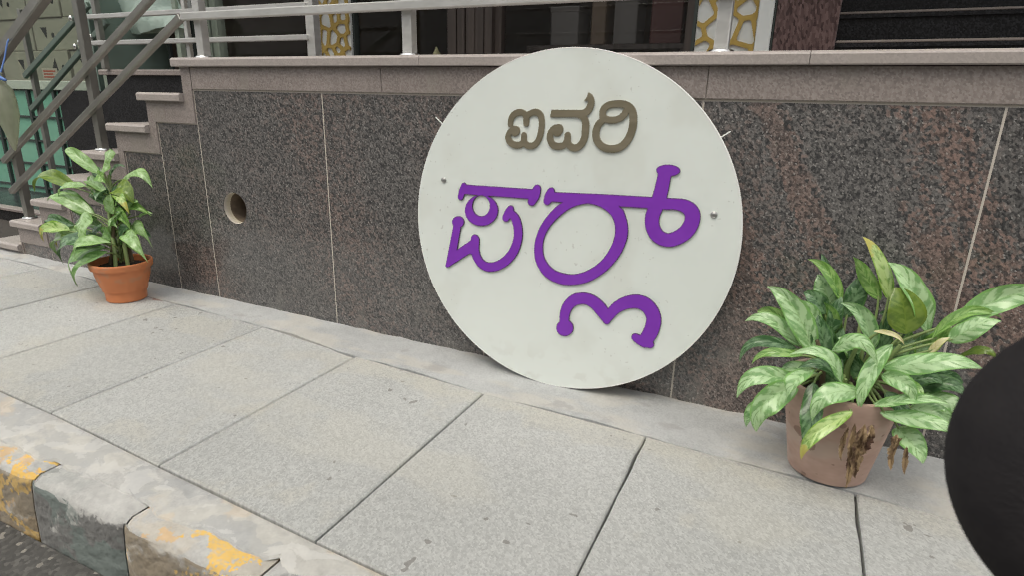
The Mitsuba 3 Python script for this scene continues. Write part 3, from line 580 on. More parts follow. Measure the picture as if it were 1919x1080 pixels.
# the mortar strip that closes the gap between slabs and wall: thin, its front edge broken here and there
def strip_mesh():
    V, F = [], []; X = np.linspace(-5.6, 2.2, 157); rr = random.Random(4)
    for i, x in enumerate(X):
        f = J1(x) + (rr.random() - .5) * .007 + .006 * math.sin(x * 9)
        for j, (y, dz) in enumerate(((f, -.014), (f + .001, .0), (f * .66, .003), (f * .33, .005), (-.03, .008), (-.004, .008 + .012 * max(0, mi_noise(x * 17 + 3) - .6) + .004 * rr.random()), (.003, .005))):
            V.append((x, y, G(x) + dz + .0012 * rr.random()))
    n = 7
    for i in range(len(X) - 1):
        for j in range(n - 1):
            a = i * n + j; F += [(a, a + n, a + n + 1), (a, a + n + 1, a + 1)]
    return trimesh.Trimesh(V, F, process=False)
obj('mortar_strip', strip_mesh(), 'm_mortar', smooth=35, kind='structure', label='smooth grey cement strip along the foot of the wall')

# the kerb: stones with a rounded nose, and the cement bed behind them
labels['kerb'] = {'kind': 'structure', 'label': 'kerb of stones painted in turn yellow and black, paint worn off'}
COUNT['kerb'] = 1
def kerb_stone(x0, x1, seed):
    r = 0.035; prof = [(-1.10, -.02), (-1.175, -.002)]
    for k in range(7):
        a = math.pi / 2 * k / 6; prof.append((KE + r - r * math.sin(a), -.002 - r + r * math.cos(a)))
    prof += [(KE - .006, -.10), (KE - .012, ROAD_Z - .05)]
    X = np.linspace(x0, x1, 14); V, F = [], []; n = len(prof); rr = random.Random(seed)
    for i, x in enumerate(X):
        e = min(x - x0, x1 - x); s = max(0, 1 - e / .016); s = s * s * .011
        for j, (y, z) in enumerate(prof):
            dn = .0022 * (rr.random() - .5) * (1 if 0 < i < 13 else 0)
            V.append((x, y + (s if j > 2 else 0) + dn, G(x) + z - (s if j < 6 else 0) + dn))
    for i in range(len(X) - 1):
        for j in range(n - 1):
            a = i * n + j; F += [(a, a + 1, a + n + 1), (a, a + n + 1, a + n)]
    c0 = len(V); V += [(x0, -1.2, G(x0) - .1), (x1, -1.2, G(x1) - .1)]
    for j in range(n - 1): F += [(c0, j + 1, j), (c0 + 1, (len(X) - 1) * n + j, (len(X) - 1) * n + j + 1)]
    return trimesh.Trimesh(V, F, process=False)
kx = [-4.02, -3.57, -3.12, -2.67, -2.215, -1.765, -1.378, -0.945, -0.50, -0.05, 0.40, 0.85]
for i in range(len(kx) - 1):
    yel = (i % 2 == 0)
    obj('kerb_stone', kerb_stone(kx[i] + .003, kx[i + 1] - .003, i), 'm_kerb_yellow' if yel else 'm_kerb_black', 'kerb', smooth=40,
        label='kerb stone in worn yellow paint' if yel else 'kerb stone in worn dark paint')
obj('kerb_core', bx(-12, 3.5, -1.268, -1.09, -.6, -.045), 'm_joint', 'kerb')
def topping():
    V, F = [], []; X = np.linspace(-4.1, 0.9, 180); rr = random.Random(3)
    for i, x in enumerate(X):
        f = -1.218 + .026 * (mi_noise(x * 6) - .5) + .012 * (rr.random() - .5)
        # where a stone ends the mortar runs back into the joint
        d = min(abs(x - k) for k in kx); f += .03 * max(0, 1 - d / .03)
        b = K(x)
        for y, dz in ((f, -.006), (f + .006, .002), (f * .7 + b * .3, .004 + .002 * rr.random()), (f * .35 + b * .65, .004 + .002 * rr.random()), (b - .006, .001), (b, -.012)):
            V.append((x, y, G(x) + dz))
    n = 6
    for i in range(len(X) - 1):
        for j in range(n - 1):
            a = i * n + j; F += [(a, a + n, a + n + 1), (a, a + n + 1, a + 1)]
    return trimesh.Trimesh(V, F, process=False)
obj('cement_bed', topping(), 'm_kerb_topping', 'kerb', smooth=40)

# ------------------------------------------------------------------ the plinth wall
wall = thing('plinth_wall', 'low street wall of polished brown granite panels under a pinkish band and coping', 'wall')
PT = 1.014                                        # top of the tall panels
obj('grout', cat(bx(-2.60, 2.4, .004, .06, -.1, 1.11), *[bx(-2.60 - .28 * k, -2.60 - .28 * (k - 1), .004, .06, -.1, PT - .1515 * k + .006) for k in range(1, 7)]), 'm_grout', wall)
def panel(poly):
    m = trimesh.creation.extrude_polygon(poly, .0195); return upright(m, 0.0)
px = [-2.554, -1.8015, -1.049, -.297, .4555, 1.208, 1.96]
for i in range(6):
    p = sbox(px[i] + .0032, -.06, px[i + 1] - .0032, PT - .003)
    if i == 0: p = p.difference(Point(-2.372, .488).buffer(.074, 24))
    obj('granite_panel', panel(p), 'm_granite_dark', wall)
for k in range(1, 7):
    x1 = -2.554 - .28 * (k - 1); t = PT - .1515 * k
    obj('granite_panel', panel(sbox(x1 - .28 + .0032, -.06, x1 - .0032, t - .003)), 'm_granite_dark', wall)
def bore(prof):
    m = lathe(prof, 40); v = np.array(m.vertices)
    m.vertices = np.stack([v[:, 0] - 2.372, .001 - v[:, 2], v[:, 1] + .488], 1); return m
mat('m_pipe', base_color=proc(lambda p, n, uv: mix((0.42, 0.37, 0.28), (0.62, 0.57, 0.46), fbm(p.x * 20, p.y * 20, p.z * 20, 4))), roughness=0.8)
# the grout behind the hole is bored too
scene[wall + '__grout'] = mikit.ply(upright(extrude(unary_union([sbox(-2.60, -.1, 2.4, 1.11)] + [sbox(-2.60 - .28 * k, -.1, -2.598 - .28 * (k - 1), PT - .1515 * k + .006) for k in range(1, 7)]).difference(Point(-2.372, .488).buffer(.0735, 24)), .05), .0015), 'm_grout')
mat('m_bore_brown', base_color=proc(lambda p, n, uv: mix((0.10, 0.075, 0.055), (0.24, 0.19, 0.14), fbm(p.x * 35, p.y * 35, p.z * 35, 4))), roughness=0.95)  # inner bore a darker brown than the collar
dh = obj('drain_hole', bore([(.0735, -.034), (.0715, -.06), (.071, -.12), (.070, -.42), (.0, -.42)]), 'm_bore_brown', wall, smooth=40, label='round open drain hole cut through the granite')
obj('collar', bore([(.0738, 0), (.0735, -.022), (.0722, -.034), (.0714, -.0341)]), 'm_pipe', dh, smooth=60)
bj = [-2.552, -1.4985, -.291, .90, 2.2]
for i in range(4):
    obj('band_stone', bx(bj[i] + .0012, bj[i + 1] - .0012, -.007, .05, 1.0185, 1.1115, .0015), 'm_granite_pink', wall)
cj = [-2.645, -1.31, -.02, 1.1, 2.2]
def coping(x0, x1, y0, y1, z1, h):
    """a coping slab with an eased front edge"""
    pr = [(y1, z1 - h), (y0 + .003, z1 - h), (y0, z1 - h + .003), (y0, z1 - .010), (y0 + .004, z1 - .0045), (y0 + .012, z1), (y1, z1)]
    m = trimesh.creation.extrude_polygon(Polygon(pr), x1 - x0); v = np.array(m.vertices)
    m.vertices = np.stack([x0 + v[:, 2], v[:, 0], v[:, 1]], 1); m.fix_normals(); return m
for i in range(4):
    obj('coping', coping(cj[i] + .0008, cj[i + 1] - .0008, -.031, .32, 1.152, .0385), 'm_tread', wall)

# ------------------------------------------------------------------ the staircase along the wall
stairs = thing('staircase', 'narrow stone staircase rising along the wall behind the orange pot', 'staircase')
SX = lambda k: -2.645 - .272 * k
SZ = lambda k: 1.152 - .1515 * k
cols = [sbox(SX(0) + .03, -.05, -2.5545, 1.112)] + [sbox(SX(k) + .03, -.05, SX(k - 1) + .03, SZ(k) - .0385) for k in range(1, 8)]
cut = unary_union([sbox(-2.554 - .28 * k, -.1, -2.554 - .28 * (k - 1) if k else 0, PT - .1515 * k) for k in range(0, 7)])
obj('stringer', upright(extrude(unary_union(cols).difference(cut.buffer(.003, join_style=2)), .055), -.007), 'm_granite_pink', stairs)
for k in range(1, 8):
    obj('tread', coping(SX(k), SX(k - 1) + .027, -.031, .93, SZ(k), .038), 'm_tread', stairs)
    obj('riser', bx(SX(k) + .032, SX(k) + .06, .05, .93, SZ(k) - .19 if k < 7 else -.1, SZ(k) - .039), 'm_granite_black', stairs)

# ------------------------------------------------------------------ the platform behind: floor edge, far plinth, shop front
obj('platform_floor', cat(bx(-2.60, 4.0, .06, 3.2, .9, 1.1), bx(-2.6, 4.0, .321, 3.2, 1.1, 1.150), bx(-4.70, -2.602, .985, 3.2, .9, 1.150)), 'm_granite_pink', kind='structure', label='raised stone floor in front of the shop')
fp = thing('landing_plinth', 'dark granite side of the landing behind the staircase under a thin pinkish edge', 'wall')
obj('panel', bx(-4.68, -3.65, .96, .98, -.05, 1.112, .002), 'm_granite_black', fp)
obj('panel', bx(-3.645, -2.605, .96, .98, -.05, 1.112, .002), 'm_granite_black', fp)
obj('edge_slab', coping(-4.72, -2.605, .93, .984, 1.1515, .039), 'm_granite_pink', fp)
obj('panel', bx(-2.602, -2.585, .34, .985, -.05, 1.09, .002), 'm_granite_black', fp)

# shop front
shop = thing('shop_front', 'dark glazed shop front on the raised floor behind the railing', 'shop')
obj('upper_wall', bx(-4.7, 4.0, 1.5, 1.9, 2.75, 7.0), 'm_plaster', shop)
obj('canopy', bx(-4.7, 4.0, .45, 1.5, 2.75, 2.95), 'm_plaster', shop)
obj('back_wall', [bx(-4.7, 4.0, 7.4, 7.5, 1.15, 2.75), bx(-4.7, -4.6, 1.52, 7.4, 1.15, 2.75), bx(3.9, 4.0, 1.5, 7.4, 1.15, 2.75)], 'm_interior', shop)
obj('inner_floor', bx(-4.7, 4.0, 3.2, 7.5, 1.0, 1.149), 'm_interior', shop)
obj('ceiling', bx(-4.7, 4.0, 1.5, 7.5, 2.75, 2.80), 'm_interior', shop)
for x0, x1, m in ((-4.50, -4.38, 'm_pale_green'), (-4.175, -4.11, 'm_pale_green'), (-4.09, -4.03, 'm_pale_green')):
    obj('mullion', bx(x0, x1, 1.42, 1.50, 1.15, 2.75, .004), m, shop)
def pane(x0, x1, y, z0=1.19, z1=2.74, m='m_glass'):
    v = np.array([(x0, y, z0), (x1, y, z0), (x1, y, z1), (x0, y, z1)]); return trimesh.Trimesh(v, [(0, 1, 2), (0, 2, 3)], process=False)
obj('window_pane', pane(-4.38, -4.175, 1.46), 'm_glass', shop)
obj('window_pane', pane(-4.03, -3.10, 1.46), 'm_glass', shop)
obj('window_frame', [bx(-4.03, -3.10, 1.44, 1.48, 1.15, 1.19), bx(-4.03, -3.09, 1.43, 1.49, 1.555, 1.60)], 'm_white_panel', shop)
obj('window_pane', pane(-2.78, -2.41, 1.46), 'm_glass', shop)
obj('window_pane', pane(-2.38, -2.05, 1.46), 'm_glass', shop)
obj('window_frame', [bx(-2.41, -2.395, 1.45, 1.47, 1.15, 2.74), bx(-2.787, -2.775, 1.43, 1.48, 1.15, 2.74)], 'm_dark_frame', shop)
rc = random.Random(11)
for i, (x0, x1) in enumerate(((-2.045, -1.985), (-1.98, -1.93), (-1.925, -1.86), (-1.855, -1.80), (-1.795, -1.745))):
    obj('wood_post', bx(x0, x1, 1.38 + rc.random() * .02, 1.5, 1.15, 2.75, .006), 'm_wood', shop)
obj('window_frame', [bx(-1.744, -.60, 1.42, 1.50, 1.15, 1.255, .004), bx(-.64, -.60, 1.43, 1.49, 1.256, 2.74), bx(-1.744, -1.70, 1.43, 1.49, 1.256, 2.74)], 'm_wood', shop)
obj('window_pane', pane(-1.70, -.64, 1.46, 1.255), 'm_glass', shop)
obj('dark_jamb', bx(-.60, -.585, 1.40, 1.5, 1.15, 2.75), 'm_dark_frame', shop)
# things seen dimly inside the big window
mat('m_inside_brown', base_color=(0.10, 0.07, 0.045), roughness=0.6)
mat('m_inside_red', base_color=(0.07, 0.02, 0.018), roughness=0.6)
mat('m_inside_grey', base_color=(0.10, 0.095, 0.09), roughness=0.6)
ct = thing('display_shelf', 'dim shelf with brown and grey goods just inside the big shop window', 'shelf')
obj('shelf_board', bx(-1.66, -.68, 1.7, 2.1, 1.30, 1.33, .003), 'm_wood', ct)
obj('side_board', [bx(-1.66, -1.63, 1.7, 2.1, 1.15, 1.30), bx(-.71, -.68, 1.7, 2.1, 1.15, 1.30)], 'm_wood', ct)
for i, (x0, x1, h, m, l) in enumerate(((-1.52, -1.34, .22, 'm_inside_grey', 'grey carton with a sagging top standing inside the shop window'), (-1.26, -1.17, .3, 'm_inside_brown', 'narrow brown carton standing inside the shop window'),
                                     (-1.12, -.98, .26, 'm_inside_grey', 'plain grey carton right of the brown one inside the shop window'), (-.90, -.72, .34, 'm_inside_red', 'dark red carton at the right end of the shelf inside the window'))):
    k = thing('carton', l, 'carton', group=None)
    obj('body', bx(x0, x1, 1.75, 1.95, 1.331, 1.331 + h, .006), m, k)
    obj('lid', bx(x0 - .004, x1 + .004, 1.746, 1.954, 1.331 + h - .03, 1.331 + h + .003, .004), m, k)
mat('m_bell_yellow', base_color=(0.75, 0.72, 0.40), roughness=0.4)  # plain pale yellow of the bell ornament
bl = thing('brass_bell', 'small yellowish bell shaped ornament behind the glass left of the second railing post', 'ornament')
obj('body', lathe([(0, .0), (.03, .0), (.027, .012), (.016, .03), (.008, .045), (.006, .055), (0, .056)], 20, (-2.44, 1.9, 1.295)), 'm_bell_yellow', bl, smooth=40)
obj('stand', bx(-2.50, -2.38, 1.85, 1.95, 1.15, 1.294, .004), 'm_wood', bl)

# gold and white lattice panels
def lattice(name, x0, x1, y, seed, label):
    k = thing(name, label, 'lattice panel')
    z0, z1 = 1.151, 2.75
    obj('backing', bx(x0, x1, y + .012, y + .03, z0, z1), 'm_white_panel', k)
    P = [(rr_.random(), rr_.random()) for rr_ in [random.Random(seed)] for _ in range(1)]
    rr_ = random.Random(seed); pts = []
    while len(pts) < 150:
        q = (x0 - .08 + rr_.random() * (x1 - x0 + .16), z0 - .08 + rr_.random() * (z1 - z0 + .16))
        if all(math.hypot(q[0] - p[0], (q[1] - p[1]) * .7) > .062 for p in pts) or rr_.random() < .004: pts.append(q)
        elif len(pts) > 130 and rr_.random() < .02: break
    from scipy.spatial import Voronoi
    A = np.array(pts); far = np.array([(x0 - 3, z0), (x1 + 3, z0), (x0, z0 - 4), (x0, z1 + 4), (x0 - 3, z1 + 2), (x1 + 3, z1 + 2)])
    vo = Voronoi(np.vstack([A, far])); holes = []
    for i in range(len(A)):
        rg = vo.regions[vo.point_region[i]]
        if -1 in rg or len(rg) < 3: continue
        h = Polygon(vo.vertices[rg]).buffer(-.026).buffer(.015)
        if not h.is_empty: holes.append(h)
    poly = sbox(x0 + .004, z0, x1 - .004, z1).difference(unary_union(holes))
    obj('lattice', upright(extrude(poly, .012), y - .001), 'm_gold', k)
    return k
lattice('lattice_panel', -3.085, -2.79, 1.40, 5, 'white panel with gold branching lattice at the left beside the grey post')
lattice('lattice_panel', -.583, -.292, 1.40, 9, 'white panel with gold branching lattice behind the right railing post')
wp = thing('corner_strip', 'plain pale grey upright strip between the gold lattice and the maroon pillar', 'trim')
obj('face', bx(-.290, -.222, 1.36, 1.44, 1.151, 2.75, .003), 'm_white_panel', wp)
obj('edge', bx(-.2215, -.212, 1.37, 1.44, 1.151, 2.75), 'm_dark_frame', wp)
pl_ = thing('stone_pillar', 'maroon speckled stone pillar left of the black inner steps', 'pillar')
obj('shaft', bx(-.209, .062, 1.36, 1.75, 1.151, 2.75, .004), 'm_granite_maroon', pl_)
st_ = thing('inner_steps', 'black granite steps with pale edges leading up inside at the right', 'steps')
for i in range(5):
    y = 1.40 + .225 * i; z = 1.302 + .15 * i
    obj('riser', bx(.064, 3.0, y + .02, y + .26, z - .15 + .0005, z - .03), 'm_granite_black', st_)
    obj('tread', bx(.064, 3.0, y, y + .262, z - .0295, z - .012), 'm_granite_black', st_)
    obj('edge_strip', bx(.064, 3.0, y - .004, y + .04, z - .0115, z, .003), 'm_nosing', st_)
obj('street_house', bx(-70, 60, -13, -11.6, -.2, 6.0), 'm_street', label='unseen plain plastered building row across the road behind the camera', cat='building')  # out of view; long and dark to keep glass and granite reflections dark

# ------------------------------------------------------------------ railings
rl = thing('front_railing', 'steel railing with square posts standing on the long coping', 'railing')
for x, z in ((-2.535, 2.02), (-1.412, 2.02), (-.272, 2.02), (.87, 2.02)):
    p = obj('post', bx(x - .021, x + .021, .045, .087, 1.153, z, .003), 'm_steel', rl)
    f = obj('foot', lathe([(0, 0), (.040, 0), (.040, .004), (.036, .010), (.024, .0125), (0, .0126)], 28, (x, .066, 1.1522)), 'm_chrome', rl, smooth=40)
for z, h in ((1.326, .032), (1.512, .032), (1.70, .032)):
    obj('rail', bar((-2.60, .028, z), (1.6, .028, z), .03, h, .004), 'm_steel', rl)
obj('handrail', bar((-2.61, .066, 2.04), (1.6, .066, 2.04), .05, .05, .006), 'm_steel', rl)
for x in (-2.535, -1.412, -.272): obj('spacer', [*[bx(x - .012, x + .012, .0435, .046, z - .01, z + .01) for z in (1.326, 1.512, 1.70)]], 'm_steel', rl)

sr = thing('stair_railing', 'sloping steel railing that follows the staircase down to the left', 'railing')
sl = .5425
def at(x, h): return (x, .028, SZ(0) + (x + 2.645) * sl / 1 + h)
A0 = -2.604
for z0, x1 in ((1.326, -4.30), (1.512, -4.31)):
    obj('rail', bar((A0, .028, z0), (x1, .028, z0 + (x1 - A0) * sl), .03, .032, .004), 'm_steel_dull', sr)
obj('handrail', bar((A0, .066, 2.04), (-4.5, .066, 2.04 + (-4.5 - A0) * sl), .055, .055, .006), 'm_steel_dull', sr)
for x, k in ((-3.395, 3), (-4.24, 6)):
    obj('post', bx(x - .021, x + .021, .045, .087, SZ(k) + .001, 2.02 + (x - A0) * sl, .003), 'm_steel_dull', sr)
    obj('foot', lathe([(0, 0), (.040, 0), (.040, .004), (.036, .010), (.024, .0125), (0, .0126)], 28, (x, .066, SZ(k) + .0005)), 'm_chrome', sr, smooth=40)

br = thing('landing_railing', 'second steel railing farther back along the landing, ending at a grey post', 'railing')
obj('post', bx(-2.685, -2.625, .885, .945, 1.1525, 2.05, .004), 'm_steel', br)
obj('post', bx(-4.62, -4.58, .895, .935, 1.1525, 2.05, .003), 'm_steel_dull', br)
obj('post', bx(-3.72, -3.69, .90, .93, 1.1525, 2.05, .003), 'm_steel', br)
for z in (1.322, 1.492, 1.68): obj('rail', bar((-4.66, .88, z), (-2.665, .88, z), .026, .03, .004), 'm_steel', br)
obj('handrail', bar((-4.66, .915, 2.06), (-2.62, .915, 2.06), .05, .045, .005), 'm_steel', br)

gr = thing('glazed_side_railing', 'greenish sloping rails with small bright beads in front of the stacked cartons', 'railing')
for x0, z0, x1, z1 in ((-4.78, 1.59, -5.75, 1.10), (-4.60, 1.475, -5.75, .845)):
    obj('rail', bar((x0, .98, z0), (x1, .98, z1), .03, .042, .004), 'm_steel_glass_tint', gr)
obj('post', bx(-4.99, -4.94, 1.0, 1.05, .02, 1.9, .003), 'm_steel_dull', gr)
obj('post', bx(-5.72, -5.68, 1.0, 1.04, .02, 1.6, .003), 'm_steel_dull', gr)
for x, z in ((-4.95, 1.50), (-4.90, 1.335), (-4.96, 1.31), (-4.76, 1.37)):
    obj('clip', lathe([(0, -.02), (.012, -.018), (.016, 0), (.012, .018), (0, .02)], 12, (x, .945, z)), 'm_chrome', gr, smooth=True)  # small round chrome beads for the bright spots on the rails

# ------------------------------------------------------------------ the neighbour's entrance at far left
nb = thing('green_glass_door', 'mint green glazed door with dark bars left of the staircase', 'door')
cols_x = [-7.35, -6.92, -6.36, -5.97, -5.5]
rows_z = [.03, .119, .34, .553, .765, 1.0]
for i in range(4):
    for j in range(5):
        obj('pane', bx(cols_x[i] + .012, cols_x[i + 1] - .012, 1.305, 1.315, rows_z[j] + .006, rows_z[j + 1] - .006), 'm_mint', nb)
for x in cols_x: obj('upright_bar', bx(x - .018, x + .018, 1.28, 1.33, .0, 1.04, .003), 'm_dark_frame', nb)
for z in rows_z: obj('cross_bar', bx(-7.35, -5.5, 1.288, 1.325, z - .008, z + .008), 'm_dark_frame', nb)
for x0, x1 in ((-7.35, -6.42), (-6.40, -5.5)):
    obj('upper_pane', pane(x0, x1, 1.30, 1.08, 2.65), 'm_glass_green', nb)
obj('top_rail', bx(-7.4, -5.45, 1.27, 1.34, 1.0, 1.075, .004), 'm_pale_green', nb)
obj('entrance_step', bx(-8.2, -4.78, .62, 1.29, -.1, .075, .004), 'm_granite_black', kind='structure', label='dark stone entrance step at far left')
obj('entrance_sill', bx(-8.2, -4.775, .60, .68, .0755, .10, .004), 'm_granite_pink', kind='structure')
ns = thing('neighbour_house', 'green tinted shaded entrance bay of the next house at the far left', 'building')
mat('m_dim_green', base_color=(0.20, 0.27, 0.235), roughness=0.6)
obj('wall', [bx(-11, -4.72, 3.2, 3.4, -.3, 5.0), bx(-4.72, -4.70, 1.0, 3.4, 1.16, 5.0)], 'm_dim_green', ns)
obj('roof', bx(-11, -4.7, 1.2, 3.4, 2.7, 2.9), 'm_plaster', ns)
obj('upper_wall', bx(-11, -4.72, 1.2, 1.4, 2.9, 7.0), 'm_plaster', ns)
obj('dark_side', bx(-5.42, -4.725, 1.02, 1.05, .08, 1.0), 'm_granite_black', ns)
obj('side_post', bx(-5.49, -5.33, 1.30, 1.46, .0, 2.7, .005), 'm_dim_green', ns)
obj('side_post', bx(-7.75, -7.5, 1.30, 1.46, .0, 2.7, .005), 'm_mint', ns)
bench = thing('storage_shelf', 'low dark shelf carrying the stacked cartons behind the green door', 'shelf')
obj('board', bx(-7.5, -5.55, 1.45, 2.2, 1.02, 1.075, .003), 'm_dark_frame', bench)
obj('side', [bx(-7.5, -7.45, 1.45, 2.2, .0, 1.02), bx(-5.6, -5.55, 1.45, 2.2, .0, 1.02)], 'm_dark_frame', bench)
# cartons: two columns and more, each a carton with flaps, tape and printed marks
where = [('bottom', 1.076), ('second', 1.356), ('third', 1.636), ('top', 1.916)]
columns = [(-7.36, 'left'), (-6.735, 'middle'), (-6.215, 'right')]
rb = random.Random(21)
for ci, (x0, side) in enumerate(columns):
    w = (.60, .50, .52)[ci]
    for lv, z in where:
        if side == 'right' and lv == 'top': continue
        k = thing('cardboard_box', '%s cardboard box of the %s stack behind the green rails' % (lv, side), 'box', 'brown cardboard boxes stacked behind the rails')
        h = .272; dx = rb.uniform(-.008, .008); y0 = 1.62 + rb.uniform(0, .03)
        obj('body', bx(x0 + dx, x0 + w + dx, y0, y0 + .45, z, z + h, .004), 'm_card', k)
        obj('flap', [bx(x0 + dx + .004, x0 + w / 2 + dx - .003, y0 + .003, y0 + .447, z + h + .0005, z + h + .004), bx(x0 + w / 2 + dx + .003, x0 + w + dx - .004, y0 + .003, y0 + .447, z + h + .0005, z + h + .004)], 'm_card', k)
        # printed handling marks
        cx, cz = x0 + w * (.33 if rb.random() < .5 else .55) + dx, z + h * .55
        tri = Polygon([(cx - .05, cz + .05), (cx + .05, cz + .05), (cx + .03, cz - .05)]) if rb.random() < .5 else Polygon([(cx - .05, cz - .05), (cx + .05, cz - .05), (cx + .02, cz + .06)])
        obj('printed_mark', [upright(extrude(q, .001), y0 - .0012) for q in (tri, Point(cx + .13, cz - .02).buffer(.022))], 'm_print', k)
        if lv == 'bottom' and side == 'middle':
            obj('label', bx(x0 + dx + .06, x0 + dx + .30, y0 - .002, y0 - .0003, z + .02, z + .12), 'm_card_label', k)
            obj('label_print', [*[bx(x0 + dx + .08, x0 + dx + .27 - .04 * (q == 1), y0 - .0035, y0 - .0022, z + .035 + q * .026, z + .050 + q * .026) for q in range(3)]], 'm_red_print', k)
# a frosted sheet and a white board stored on the landing
fs = thing('frosted_sheet', 'large pale green frosted sheet standing behind the sloping rails', 'sheet')
def sheet():
    V, F = [], []; n, m_ = 22, 14; rr = random.Random(2)
    for i in range(n):
        for j in range(m_):
            u, v = i / (n - 1), j / (m_ - 1)
            x = -5.10 + u * 1.0 + v * -.14; z = 1.43 + v * .75 + .02 * math.sin(u * 9) * (v < .1)
            y = 1.16 + .03 * math.sin(u * 7 + v * 3) + .02 * math.sin(v * 13 + u * 5) + (.05 * rr.random() * (1 - v) if v < .3 else 0)
            V.append((x, y, z))
    for i in range(n - 1):
        for j in range(m_ - 1):
            a = i * m_ + j; F += [(a, a + m_, a + m_ + 1), (a, a + m_ + 1, a + 1)]
    return trimesh.Trimesh(V, F, process=False)
obj('film', sheet(), 'm_frosted', fs, smooth=50)
obj('support_frame', [bx(-5.10, -5.06, 1.20, 1.24, .05, 2.2), bx(-4.2, -4.16, 1.20, 1.24, 1.16, 2.2), bx(-5.1, -4.16, 1.22, 1.25, 1.42, 1.45)], 'm_pale_green', fs)
wb = thing('white_board', 'plain white board beside the frosted sheet, behind the landing railing', 'board')
obj('face', bx(-4.48, -4.14, 1.30, 1.315, 1.58, 2.3, .002), 'm_white_panel', wb)
obj('leg', [bx(-4.46, -4.43, 1.316, 1.335, 1.15, 2.2), bx(-4.19, -4.16, 1.316, 1.335, 1.15, 2.2)], 'm_dark_frame', wb)
# a clear plastic bag hung on the handrail at the left edge
scene['m_bag'] = {'type': 'principledthin', 'base_color': proc(lambda p, n, uv: mix((0.50, 0.53, 0.40), (0.78, 0.80, 0.68), fbm(p.x * 30, p.y * 30, p.z * 9, 4))), 'roughness': 0.3, 'spec_trans': 0.55, 'diff_trans': 0.9, 'eta': 1.3}
bg = thing('plastic_bag', 'pale translucent plastic bag hanging from the stair handrail at the left edge', 'bag')
BX = -4.005
bprof = [(0, -.17), (.010, -.16), (.022, -.13), (.045, -.06), (.072, .03), (.080, .10), (.068, .16), (.026, .20), (.015, .22), (.022, .25), (.0, .255)]
obj('body', lathe([(r * .78, z) for r, z in bprof], 26, (BX - .01, -.045, .835), .14, 3), 'm_bag', bg, smooth=50)
obj('knot', tube([(BX - .05, -.06, 1.055), (BX - .01, -.07, 1.05), (BX + .03, -.068, 1.06), (BX + .07, -.055, 1.045)], [.006, .014, .014, .006], 8), 'm_blue', bg, smooth=True, label='blue strip tied round the neck')
obj('cord', tube([(BX, -.045, 1.07), (BX - .01, .0, 1.16), (BX - .01, .03, 1.245), (BX - .01, .066, 1.30)], .004, 6), 'm_blue', bg)

# ------------------------------------------------------------------ the round sign
sign = thing('round_sign', 'round white sign board with gold and purple lettering leaning against the granite wall', 'sign')
SC = np.array([-.714, -.073, .583]); SR = .586; SA = .0463
SM = np.eye(4); SM[:3, 0] = (1, 0, 0); SM[:3, 1] = (0, math.sin(SA), math.cos(SA)); SM[:3, 2] = (0, -math.cos(SA), math.sin(SA)); SM[:3, 3] = SC
def on_sign(m):
    m = m.copy(); m.apply_transform(SM); return m
front = lathe([(0, -.001), (SR - .003, -.001), (SR - .003, 0), (0, 0)], 160)
obj('face', on_sign(front), 'm_board', sign)
obj('rim', on_sign(lathe([(0, -.019), (SR - .002, -.019), (SR, -.017), (SR, -.001), (SR - .001, .0006), (SR - .0029, .0007), (SR - .0029, -.003)], 160)), 'm_board_edge', sign, smooth=40)

def spline(pts, k=8, closed=False):
    P = np.array(pts, float); n = len(P)
    if n < 3: return P
    out = []
    idx = (lambda i: P[i % n]) if closed else (lambda i: P[min(max(i, 0), n - 1)])
    for i in range(n if closed else n - 1):
        p0, p1, p2, p3 = idx(i - 1), idx(i), idx(i + 1), idx(i + 2)
        for t in np.linspace(0, 1, k, endpoint=False):
            out.append(.5 * (2 * p1 + (p2 - p0) * t + (2 * p0 - 5 * p1 + 4 * p2 - p3) * t * t + (3 * p1 - p0 - 3 * p2 + p3) * t ** 3))
    if not closed: out.append(P[-1])
    return np.array(out)
letters = {}; holes_ = {}
for L, kind, pts, w in STROKES:
    if kind == 's':
        q = spline([(p[0], p[1], ww) for p, ww in zip(pts, w)]); parts = []
        for a, b in zip(q[:-1], q[1:]):
            parts.append(Point(a[0], a[1]).buffer(max(a[2], .001) / 2, 10).union(Point(b[0], b[1]).buffer(max(b[2], .001) / 2, 10)).convex_hull)
        g = unary_union(parts)
    elif kind == 'p': g = Polygon(spline(pts, 5, True)).buffer(0)
    else: g = Polygon(spline(pts, 5, True) if kind == 'h' else pts).buffer(0)
    if kind == 'h': holes_.setdefault(L, []).append(g)
    elif kind == 's' and L == 11: letters.setdefault((L, 's'), []).append(g)
    else: letters.setdefault((L, 'b'), []).append(g)
for L in (0, 1, 2, 10, 11, 12):
    body = unary_union(letters.get((L, 'b'), [])); strokes = unary_union(letters.get((L, 's'), [])) if (L, 's') in letters else None
    hh = unary_union(holes_.get(L, [])) if L in holes_ else None
    g = body if strokes is None else body.union(strokes)
    if hh is not None: g = g.difference(hh)
    g = g.simplify(.0004)
    h = .0045
    m = extrude(g, h); m.apply_translation((0, 0, .0012))
    f = extrude(g.buffer(-.0014 if L >= 10 else -.0008), .0012); f.apply_translation((0, 0, .0012 + h))
    k = obj('letter', on_sign(m), 'm_letter_edge' if L >= 10 else 'm_brass', sign, label='raised gold letter' if L < 10 else 'raised purple letter')
    obj('face', on_sign(f), 'm_purple' if L >= 10 else 'm_brass', k)
for u, v in ((-.4713, .1306), (.4954, .0958)):
    m = lathe([(0, 0), (.0105, 0), (.0105, .002), (.0085, .0035), (.0075, .0030), (.006, .0042), (.003, .0050), (0, .0050)], 24); m.apply_translation((u, v, .0013))
    obj('screw', on_sign(m), 'm_screw', sign, smooth=40)
